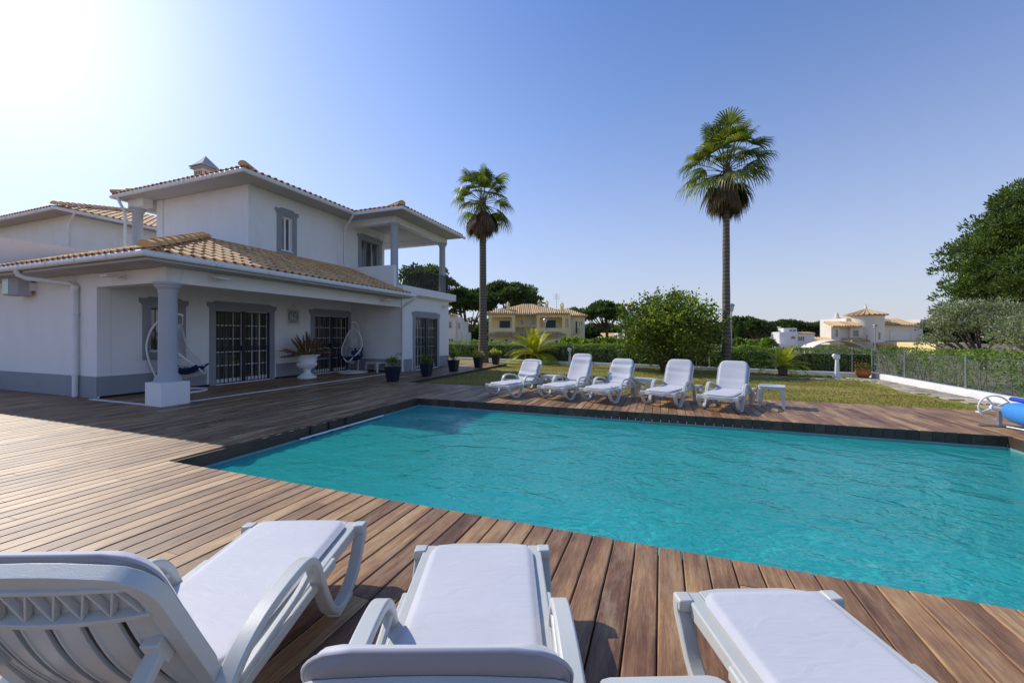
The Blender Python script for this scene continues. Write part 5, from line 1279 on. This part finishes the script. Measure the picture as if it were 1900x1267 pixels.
pine(938, 72, 112, 530, 575, 'umbrella pine directly behind the yellow villa left part', 43, 8000, .55, clumps=50)
pine(975, 80, 60, 543, 585, 'smaller umbrella pine at the yellow villa roof edge', 48, 3500, .55, clumps=36)
pine(1124, 70, 78, 563, 598, 'umbrella pine with branching trunk right of the yellow villa', 44, 7000, .5, clumps=44)
pine(1060, 95, 70, 577, 600, 'low pine far behind the yellow villa chimneys', 45, 2500, .7, clumps=30)
for i, (px, D, wpx, yt, yb) in enumerate([(1376, 88, 52, 590, 622), (1402, 84, 50, 597, 625), (1432, 92, 50, 602, 626), (1462, 120, 44, 597, 615), (1490, 126, 46, 602, 618), (1514, 118, 44, 604, 620), (1545, 125, 50, 605, 622)]):
    pine(px, D, wpx, yt, yb, ['dark round pine just right of the tall palm trunk', 'dark pine behind the narrow cypress', 'dark pine left of the white flat roofed house', 'hilltop pine above the white flat roofed house', 'far pine over the right half of the white house', 'far pine left of the round tower villa', 'far pine behind the round tower villa'][i], 50+i, 2600, .75, clumps=26, hollow=.3)
c = thing('cypress', 'narrow dark cypress right of the tall palm trunk', 'tree', B(1373, 55)); g = np.random.default_rng(9); n = 2600
z = g.random(n)**.8; a = g.uniform(0, 6.28, n); r_ = .62*np.sin(np.pi*np.clip(z*.9+.08, 0, 1))**.6*g.uniform(.7, 1, n); P = np.stack([np.cos(a)*r_, np.sin(a)*r_, z*4.4], 1)
m = MB(); m.np_add(*cards(P, unit(np.stack([np.cos(a)*.4, np.sin(a)*.4, np.ones(n)], 1)+g.normal(size=(n, 3))*.2), g.uniform(.25, .4, n), .08, 1)); m.build('crown', M['pine_far'], c, fix=False)
m = MB(); m.tube([(0,0,-.2), (0,0,1)], .12, 6); m.build('trunk', M['bark'], c)

def blob_wood(name, label, items, seed, leaf, mat='pine_far'):
    g = np.random.default_rng(seed); P = []; D = []
    for (px, Dp, wpx, yt) in items:
        sc_ = Dp/FPX; zt_ = CAM_H+(622-yt)*sc_; rx = wpx*sc_/2; cx, cy, _ = B(px, Dp); n = 900; v = unit(g.normal(size=(n, 3))); v[:, 2] = abs(v[:, 2]); q = np.stack([cx+v[:, 0]*rx, cy+v[:, 1]*rx, -1.5+(zt_+1.5)*v[:, 2]**.6*g.uniform(.9, 1, n)], 1); P.append(q); D.append(unit(v+g.normal(size=(n, 3))*.5))
    P = np.concatenate(P); D = np.concatenate(D); m = MB(); m.np_add(*cards(P, D, leaf, leaf*.35, seed)); tag(m.build(name, M[mat], fix=False), label, 'woodland', kind='stuff')
blob_wood('woodland', 'far belt of dark pine woodland along the horizon', [(px, 150+20*math.sin(px), 60, 606+5*math.sin(px*.11)) for px in range(1350, 1960, 22)] + [(px, 130, 60, 608+4*math.sin(px*.2)) for px in range(760, 1350, 24)], 7, 1.6)
blob_wood('shrubs', 'mixed low green shrubs just beyond the back hedge', [(px, 34+3*math.sin(px*1.7), 34, 629+3*math.sin(px*.5)) for px in list(range(1050, 1180, 16))+list(range(1370, 1440, 14))], 8, .28, 'hedge_leaf')

def lamp_post(px, D, ytop, label, kind):
    sc_ = D/FPX; h = CAM_H+(622-ytop)*sc_+1.2; t = thing('street_lamp', label, 'street lamp', B(px, D, -1.2), 0, 'street lamps outside the garden')
    m = MB(); m.tube([(0,0,0), (0,0,.8), (0,0,h-.5)], [.08, .055, .045], 8); m.build('pole', M['steel'], t, smooth=50)
    m = MB()
    if kind == 0: m.lathe([(.05, h-.5), (.13, h-.42), (.2, h-.2), (.2, h-.18)], n=14)
    elif kind == 1: m.lathe([(.05, h-.62), (.12, h-.55), (.20, h-.15), (.2, h-.14)], n=14)
    else: m.lathe([(.05, h-.5), (.14, h-.38), (.14, h-.2), (.1, h-.1)], n=12)
    m.build('lamp_glass', M['lampglass'], t, smooth=40)
    m = MB(); m.lathe([(.22, h-.18), (.24, h-.16), (.16, h-.04), (.03, h)], n=14); m.build('lamp_hood', M['steel'], t, smooth=40)
M['lampglass'] = pm('lamp_glass', (.62,.64,.62), .2, .05)
lamp_post(1012, 40, 590, 'street lamp with a globe head before the yellow villa', 0)
lamp_post(1357, 29, 563, 'street lamp with a lantern head just right of the tall palm trunk', 1)
lamp_post(1624, 44, 601, 'dark street lamp in front of the round tower villa', 2)

# ---- yellow villa
def local_house(px, D, label, name, cat='house', z=-1.2, rot=0):
    return thing(name, label, cat, B(px, D, z), CAM_YAW+R(rot))
class LH:
    """house drawn in its own axes: u right, v away, z above photo horizon datum"""
    def __init__(s, px, D, z0, label, name, rot=0): s.t = local_house(px, D, label, name, z=z0, rot=rot); s.z0 = z0
    def box(s, mb, u0, v0, z0, u1, v1, z1): mb.box(u0, v0, z0-s.z0, u1, v1, z1-s.z0)
    def part(s, name, mb, mat, parent=None, **k): return mb.build(name, M[mat], parent or s.t, **k)
    def win(s, u0, u1, z0, z1, v, trim='cream', pane='glass', tw=.12):
        m = MB(); m.box(u0-tw, v-.05, z0-tw-s.z0, u1+tw, v+.02, z1+tw-s.z0); o = s.part('window', m, trim)
        p = MB(); p.box(u0, v-.07, z0-s.z0, u1, v-.051, z1-s.z0); s.part('pane', p, pane, o)
        return o
    def roof(s, planes, name='roof', mat='tile_far', pitch=.3):
        """planes: (eave origin, e dir, up dir, width, lo, hi)"""
        m = MB(); b = MB()
        for (o, e, u, wd, lo, hi, poly) in planes:
            o = Vector((o[0], o[1], o[2]-s.z0)); tile_field(m, o, e, u, wd, lo, hi, pitch, 40, pitch*.36, 4, .02); slab_sheet(b, [(p[0], p[1], p[2]-s.z0-.01) for p in poly], .12)
        o_ = s.part(name, m, mat, smooth=50); s.part('roof_bed', b, mat, o_); return o_
def hip(u0, v0, u1, v1, z, rise):
    """planes of a hip roof, front left right"""
    d = v1-v0; w_ = u1-u0; run = min(d, w_)/2; a = math.atan2(rise, run); c_, s_ = math.cos(a), math.sin(a); zr_ = z+rise; vm = v0+run
    if w_ >= d: A = (u0+run, vm, zr_); Bq = (u1-run, vm, zr_)
    else: A = Bq = ((u0+u1)/2, vm, zr_)
    fr = ((u0, v0, z), (1,0,0), (0,c_,s_), w_, lambda q: 0, lambda q: min(run, q, w_-q)/c_, [(u0,v0,z), (u1,v0,z), Bq, A] if A != Bq else [(u0,v0,z), (u1,v0,z), A])
    if w_ >= d:
        rt = ((u1, v0, z), (0,1,0), (-c_,0,s_), d, lambda q: 0, lambda q: min(run, q, d-q)/c_, [(u1,v0,z-.01), (u1,v1,z-.01), (Bq[0],Bq[1],Bq[2]-.01)])
        lf = ((u0, v0, z), (0,1,0), (c_,0,s_), d, lambda q: 0, lambda q: min(run, q, d-q)/c_, [(u0,v1,z-.02), (u0,v0,z-.02), (A[0],A[1],A[2]-.02)])
    else:
        C2 = ((u0+u1)/2, v1-run, zr_)
        rt = ((u1, v0, z), (0,1,0), (-c_,0,s_), d, lambda q: 0, lambda q: min(run, q, d-q)/c_, [(u1,v0,z-.01), (u1,v1,z-.01), (C2[0],C2[1],C2[2]-.01), (A[0],A[1],A[2]-.01)])
        lf = ((u0, v0, z), (0,1,0), (c_,0,s_), d, lambda q: 0, lambda q: min(run, q, d-q)/c_, [(u0,v1,z-.02), (u0,v0,z-.02), (A[0],A[1],A[2]-.02), (C2[0],C2[1],C2[2]-.02)])
    return [fr, rt, lf]
def yellow_villa():
    h = LH(905, 58, -1.25, 'large yellow villa with hipped clay roofs, dark shutters and four chimneys', 'yellow_villa'); w_ = MB()
    h.box(w_, .2, 2.2, -1.25, 11.3, 12, 4.45); h.box(w_, .12, 0, -1.25, 4.0, 2.19, 2.5); h.box(w_, 7.1, 0, -1.25, 11.4, 2.19, 2.5); h.box(w_, 4.01, .6, -1.25, 7.09, 2.19, 1.6)
    h.box(w_, .12, 0, 4.1, 4.0, 2.19, 4.45); h.box(w_, 7.1, 0, 4.1, 11.4, 2.19, 4.45)
    h.box(w_, 11.41, .8, 1.0, 12.2, 4, 4.45); h.box(w_, 11.31, 4.01, -1.25, 14.8, 14, 4.35)
    h.part('wall', w_, 'yellow')
    for u in (.34, 3.75, 7.35, 11.05):
        m = MB(); h.box(m, u-.2, .05, 2.5, u+.2, .45, 4.1); h.box(m, u-.28, -.02, 3.95, u+.28, .52, 4.098); h.part('pillar', m, 'yellow')
    m = MB(); h.box(m, 5.74, 2.12, 1.9, 6.3, 2.2, 4.42); h.box(m, 12.75, 3.93, -1.25, 13.15, 4.02, 4.3); h.box(m, 14.5, 3.93, -1.25, 14.83, 4.02, 4.3); h.box(m, 5.6, .5, -1.25, 6.0, .6, 1.5); h.box(m, 10.2, -.08, -1.25, 10.6, 0, 1.4)
    for c in m.clusters(.05): h.part('corner_trim', c, 'cream')
    h.win(1.65, 3.23, 2.56, 3.62, 2.19, pane='shutter'); h.win(8.61, 10.12, 2.56, 3.7, 2.19, pane='shutter'); h.win(4.85, 5.25, 3.1, 3.66, 2.19); h.win(6.62, 7.0, 3.1, 3.66, 2.19)
    for u in (.6, 2.7, 5.1, 6.9, 10.0): h.win(u-.15, u+.15 + (.3 if u in (5.1, 6.9) else 0), .2, .85, -.01 if u < 4 or u > 7.1 else .59, tw=.1)
    h.win(13.42, 13.66, 1.7, 3.62, 4.0, pane='shutter', tw=.06); h.win(14.0, 14.1, 2.9, 3.6, 4.0, tw=.04); h.win(14.3, 14.4, 2.9, 3.6, 4.0, tw=.04); h.win(11.7, 11.8, 2.6, 3.9, .79, tw=.05)
    m = MB()
    for k in range(9): h.box(m, 13.3+k*.09, 3.35, 1.75, 13.32+k*.09, 3.37, 2.5)
    h.box(m, 13.28, 3.33, 2.5, 14.05, 3.4, 2.54); h.part('balcony_railing', m, 'black_metal'); m = MB(); h.box(m, 13.25, 3.3, 1.6, 14.1, 4.0, 1.72); h.part('balcony_slab', m, 'cream')
    m = MB(); h.box(m, -.1, -.3, 4.451, 11.6, 2.1, 4.55); h.box(m, -.1, 2.101, 4.451, 12.6, 12.3, 4.549); h.box(m, 12.2, 3.6, 4.36, 15.1, 14.2, 4.448); h.part('eaves', m, 'cream')
    h.roof(hip(-.1, 1.2, 12.2, 12.2, 4.62, 1.85) + hip(-.2, -.35, 4.3, 6.2, 4.58, .92) + hip(6.6, -.35, 11.75, 5.2, 4.58, 1.0) + hip(9.8, 3.5, 15.2, 14.2, 4.47, 1.2))
    a = math.atan2(.95, 2.2); c_, s_ = math.cos(a), math.sin(a)
    h.roof([((-.3, -1.0, 1.5), (1,0,0), (0,c_,s_), 11.7, lambda q: 0, lambda q: min(2.0 if 4.3 < q < 7.4 else 1.0, q, 11.7-q)/c_, [(-.3,-1,1.5), (11.4,-1,1.5), (10.4,0,1.93), (.7,0,1.93)]), ((4.0, 0, 1.93), (1,0,0), (0,c_,s_), 3.1, lambda q: 0, lambda q: 1.5, [(4.0,0,1.92), (7.1,0,1.92), (7.1,2.19,2.7), (4.0,2.19,2.7)])], 'lower_roof')
    for u, v, zb, zt_ in ((2.9, 3.2, 5.0, 6.3), (8.05, 8.5, 5.6, 7.05), (9.35, 8.8, 5.4, 7.0), (11.2, 3.4, 4.6, 6.25)):
        m = MB(); h.box(m, u-.24, v-.24, zb, u+.24, v+.24, zt_-.35); o = h.part('chimney', m, 'yellow')
        m = MB(); h.box(m, u-.3, v-.3, zt_-.35, u+.3, v+.3, zt_-.28)
        for sx in (-1, 1):
            for sy in (-1, 1): h.box(m, u+sx*.2-.05, v+sy*.2-.05, zt_-.28, u+sx*.2+.05, v+sy*.2+.05, zt_-.08)
        h.box(m, u-.29, v-.29, zt_-.08, u+.29, v+.29, zt_); m.lathe([(.26, 0), (.1, .16), (.1, .24), (.02, .36)], (u, v, zt_-h.z0), 8); h.part('chimney_cap', m, 'yellow', o)
    m = MB(); z = -h.z0; m.tube([(10.9, 8, 5+z), (10.9, 8, 8.4+z)], .03, 6)
    for k, q in ((7.5, .5), (7.85, .35), (8.2, .45)): m.bar((10.9-q, 8, k+z), (10.9+q, 8, k+z), .03, .03)
    for q in (-.45, -.2, .2, .45): m.bar((10.9+q, 8, 7.3+z), (10.9+q, 8, 8.1+z), .025, .025)
    h.part('aerial', m, 'steel')
yellow_villa()

def tower_villa():
    D = 62; h = LH(1530, D, -1.3, 'pale villa with a round tower and orange striped clay roofs', 'tower_villa'); w_ = MB()
    k = D/60; q = lambda *a: tuple(x*k for x in a)
    def z(y): return CAM_H+(622-y)/FPX*(D+1.5)
    def u(px): return (px-950)/FPX*(D+1.5)-580/FPX*D
    zb = -1.3
    h.box(w_, u(1533), .5, zb, u(1550), 1.9, z(606)); h.box(w_, u(1550), 1.2, zb, u(1575), 2.4, z(604)); h.box(w_, u(1571), .8, zb, u(1596), 4, z(603.5)); h.box(w_, u(1628), 1.0, zb, u(1697), 8, z(604)); h.box(w_, u(1580), 2.5, zb, u(1630), 8, z(590)); h.box(w_, u(1697)+.01, 2.6, zb, u(1722), 8, z(630)); h.box(w_, u(1700), 3.4, zb, u(1735), 8, z(599))
    h.part('wall', w_, 'pale')
    tw = MB(); r_ = u(1641)/2-u(1588)/2; cu = (u(1588)+u(1641))/2; tw.lathe([(r_*1.04, 0), (r_*1.02, 2), (r_, z(586)-zb-.2), (r_*1.03, z(586)-zb)], (cu, 2.3, 0), 40); o = h.part('tower', tw, 'pale', smooth=40)
    tr = MB(); n = 26; ap = Vector((cu, 2.3, z(572)-zb)); R_ = u(1647)/2-u(1583)/2
    tr.lathe([(R_, z(585)-zb), (R_*.98, z(585)-zb+.08), (R_*.5, z(578.5)-zb), (.05, z(572)-zb)], (cu, 2.3, 0), n*2)
    for k_ in range(n): a = k_*2*math.pi/n; e = Vector((cu+R_*math.cos(a), 2.3+R_*math.sin(a), z(585)-zb+.08)); tr.tube([e, e.lerp(ap, .5)+Vector((0,0,-.05)), ap], [.13, .09, .03], 6)
    h.part('tower_roof', tr, 'tile_far', o, smooth=50)
    f = MB(); f.lathe([(.12, -.1), (.16, .1), (.05, .3), (.02, .5)], tuple(ap), 8); h.part('finial', f, 'cream', o)
    for (a, b, ya, yb, v) in ((1541, 1544, 612, 624, .49), (1576, 1585, 613, 624, .79), (1698.5, 1704, 613, 624, 2.59)): h.win(u(a), u(b), z(yb), z(ya), v, tw=.1)
    h.win(u(1592), u(1595), z(632), z(621), 2.3-r_*.96, tw=.06); h.win(u(1614), u(1617), z(629), z(617), 2.3-r_*1.0, tw=.14)
    m = MB(); h.box(m, u(1645), .93, z(632), u(1685), 1.0, z(631)); h.box(m, u(1645), .93, z(613), u(1685), 1.0, z(612)); h.box(m, u(1645), .93, z(631), u(1646), 1.0, z(613)); h.box(m, u(1684), .93, z(631), u(1685), 1.0, z(613)); h.part('wall_panel_trim', m, 'cream')
    m = MB(); h.box(m, u(1698), 2.55, z(625), u(1709), 2.6, z(606)); h.part('timber_panel', m, 'wicker')
    def lean(u0, u1, v0, zl, zh, dv):
        a = math.atan2(zh-zl, dv); c_, s_ = math.cos(a), math.sin(a); return ((u0, v0, zl), (1,0,0), (0,c_,s_), u1-u0, lambda q_: 0, lambda q_: dv/c_, [(u0,v0,zl), (u1,v0,zl), (u1,v0+dv,zh), (u0,v0+dv,zh)])
    h.roof([lean(u(1630), u(1698), .6, z(604), z(591), 3.4)], pitch=.42); h.roof([lean(u(1532), u(1590), .1, z(606), z(597), 1.9)], pitch=.42)
    h.roof([lean(u(1605), u(1700), -1.5, z(641), z(633.5), 2.5)], 'lower_roof', pitch=.36); h.roof([lean(u(1509), u(1534), -.6, z(634), z(626), 2.0)], 'side_roof', pitch=.42); h.roof([lean(u(1555), u(1590), -1.0, z(633), z(628), 1.8)], 'side_roof', pitch=.42)
    m = MB(); h.box(m, u(1698), 2.4, z(641), u(1728), 3.2, z(638)); h.box(m, u(1696), .5, z(593), u(1714), 5, z(599.5)); h.part('flat_canopy', m, 'cream')
    ch_ = MB(); cz = z(581)-zb; ch_.lathe([(.34, -1.6), (.34, .0), (.5, .05), (.5, .15), (.3, .2), (.3, .55), (.42, .6), (.4, .7), (.22, .75), (.2, 1.05), (.3, 1.1), (.12, 1.25), (.1, 1.45), (.02, 1.75)], (u(1637), 4.5, cz), 12); h.part('chimney', ch_, 'cream', smooth=30)
    ch_ = MB(); ch_.lathe([(.5, -2), (.5, .6), (.3, .7), (.28, 1.1), (.1, 1.5)], (u(1586), 5, z(583)-zb-1), 10); h.part('chimney', ch_, 'cream', smooth=30)
    # vaulted carport canopy in front
    t = thing('vaulted_canopy', 'pale vaulted canopy roof in front of the round tower villa', 'canopy', B(1556, 50, -1.25), CAM_YAW)
    m = MB(); pts = [(-3.3+6.6*i/16, .95*math.sin(math.pi*i/16)**.8) for i in range(17)]; vs = [(p, v, z_+1.15) for v in (0, 2) for p, z_ in pts] + [(p, v, z_+1.05) for v in (0, 2) for p, z_ in pts]
    fs = [(i, i+1, 18+i, 17+i) for i in range(16)] + [(34+i, 51+i, 52+i, 35+i) for i in range(16)] + [(i, 34+i, 35+i, i+1) for i in range(16)]; m.add(vs, fs); m.build('vault', M['pale'], t, smooth=60)
    for q in ((-3.3, .3, 0, -3.1, .5, 1.2), (3.1, .3, 0, 3.3, .5, 1.2), (-3.0, 1.7, 0, 3.0, 1.9, 1.5)): m = MB(); m.box(*q); m.build('support', M['pale'], t)
tower_villa()

def simple_house(px, D, label, name, boxes, wins, mat='farwhite', roofs=(), chim=()):
    """boxes: photo columns and rows of plain cubic volumes with their set-back"""
    h = LH(px, D, -1.3, label, name); sc_ = D/FPX; u = lambda p: (p-950)/FPX*(D+1)-(px-950)/FPX*D; z = lambda y: CAM_H+(622-y)*sc_; w_ = MB()
    for (a, b, yt, v0, v1) in boxes: h.box(w_, u(a), v0, -1.3, u(b), v1, z(yt))
    h.part('wall', w_, mat, bevel=.05)
    for (a, b, yt, yb, v) in wins: h.win(u(a), u(b), z(yb), z(yt), v, tw=.05)
    if roofs:
        R2 = []
        for (a, b, yl, yh, v0, dv) in roofs:
            an = math.atan2(z(yh)-z(yl), dv); c_, s_ = math.cos(an), math.sin(an); R2.append(((u(a), v0, z(yl)), (1,0,0), (0,c_,s_), u(b)-u(a), lambda q_: 0, lambda q_, dv=dv, c_=c_: dv/c_, [(u(a),v0,z(yl)), (u(b),v0,z(yl)), (u(b),v0+dv,z(yh)), (u(a),v0+dv,z(yh))]))
        h.roof(R2)
    for (a, b, yt, yb, v) in chim: m = MB(); h.box(m, u(a), v, z(yb), u(b), v+(b-a)*sc_, z(yt)); h.box(m, u(a)-.1, v-.1, z(yt), u(b)+.1, v+(b-a)*sc_+.1, z(yt)+.15); h.part('chimney', m, mat)
    return h
simple_house(1478, 78, 'white flat roofed modern house with small dark windows left of the round tower villa', 'white_house',
    [(1440, 1474, 616, 0, 2.6), (1474, 1512, 618.5, 1.0, 3.4), (1455, 1480, 608.5, 1.2, 3), (1430, 1466, 637, -1.2, -.1), (1512, 1520, 628, 1.2, 3)],
    [(1461.5, 1468, 624, 628.5, -.01), (1481, 1483.5, 624.5, 632, .99), (1485, 1487.5, 624.5, 632, .99), (1489, 1491.5, 624.5, 632, .99), (1466, 1470, 611, 615, 1.19), (1472, 1477, 611, 615, 1.19)], chim=[(1457.5, 1460, 607, 612, 3.0)], roofs=[(1476, 1513, 618.5, 616.5, .9, 2.0)])
simple_house(850, 46, 'white house with stepped walls left of the slim palm', 'stepped_house', [(815, 848, 585, 0, 8), (848, 857, 594, .3, 8), (857, 863, 616, .5, 8)], [(836, 840, 597, 608, -.01), (835.5, 838, 629, 636, -.01), (840, 843, 629, 636, -.01), (852.5, 854.5, 599, 609, .29)], mat='pale', roofs=[(836, 849, 585, 582, -.2, 2)])
simple_house(1140, 75, 'small white house half hidden right of the yellow villa', 'small_house', [(1122, 1146, 625, 0, 8), (1142, 1150, 618, -1, 2), (1146, 1160, 628, 1, 8)], [(1129, 1131, 629, 633, -.01)], roofs=[(1120, 1148, 625, 618, -.3, 4)])
simple_house(1170, 66, 'white house with tall chimney tower hidden behind the round bush', 'chimney_house', [(1176, 1230, 596, 0, 8), (1166, 1176, 566, 1, 2), (1236, 1246, 575, 2, 4)], [(1168, 1169.6, 571, 575, .99), (1172, 1173.6, 571, 575, .99)], roofs=[(1165, 1177, 566, 561, .8, 1.2), (1172, 1235, 596, 585, -.4, 5)])
simple_house(1690, 55, 'low beige house glimpsed between the tower villa and the olive tree', 'low_house', [(1722, 1790, 636, 0, 8)], [(1745, 1752, 639, 643, -.01)], mat='yellow')
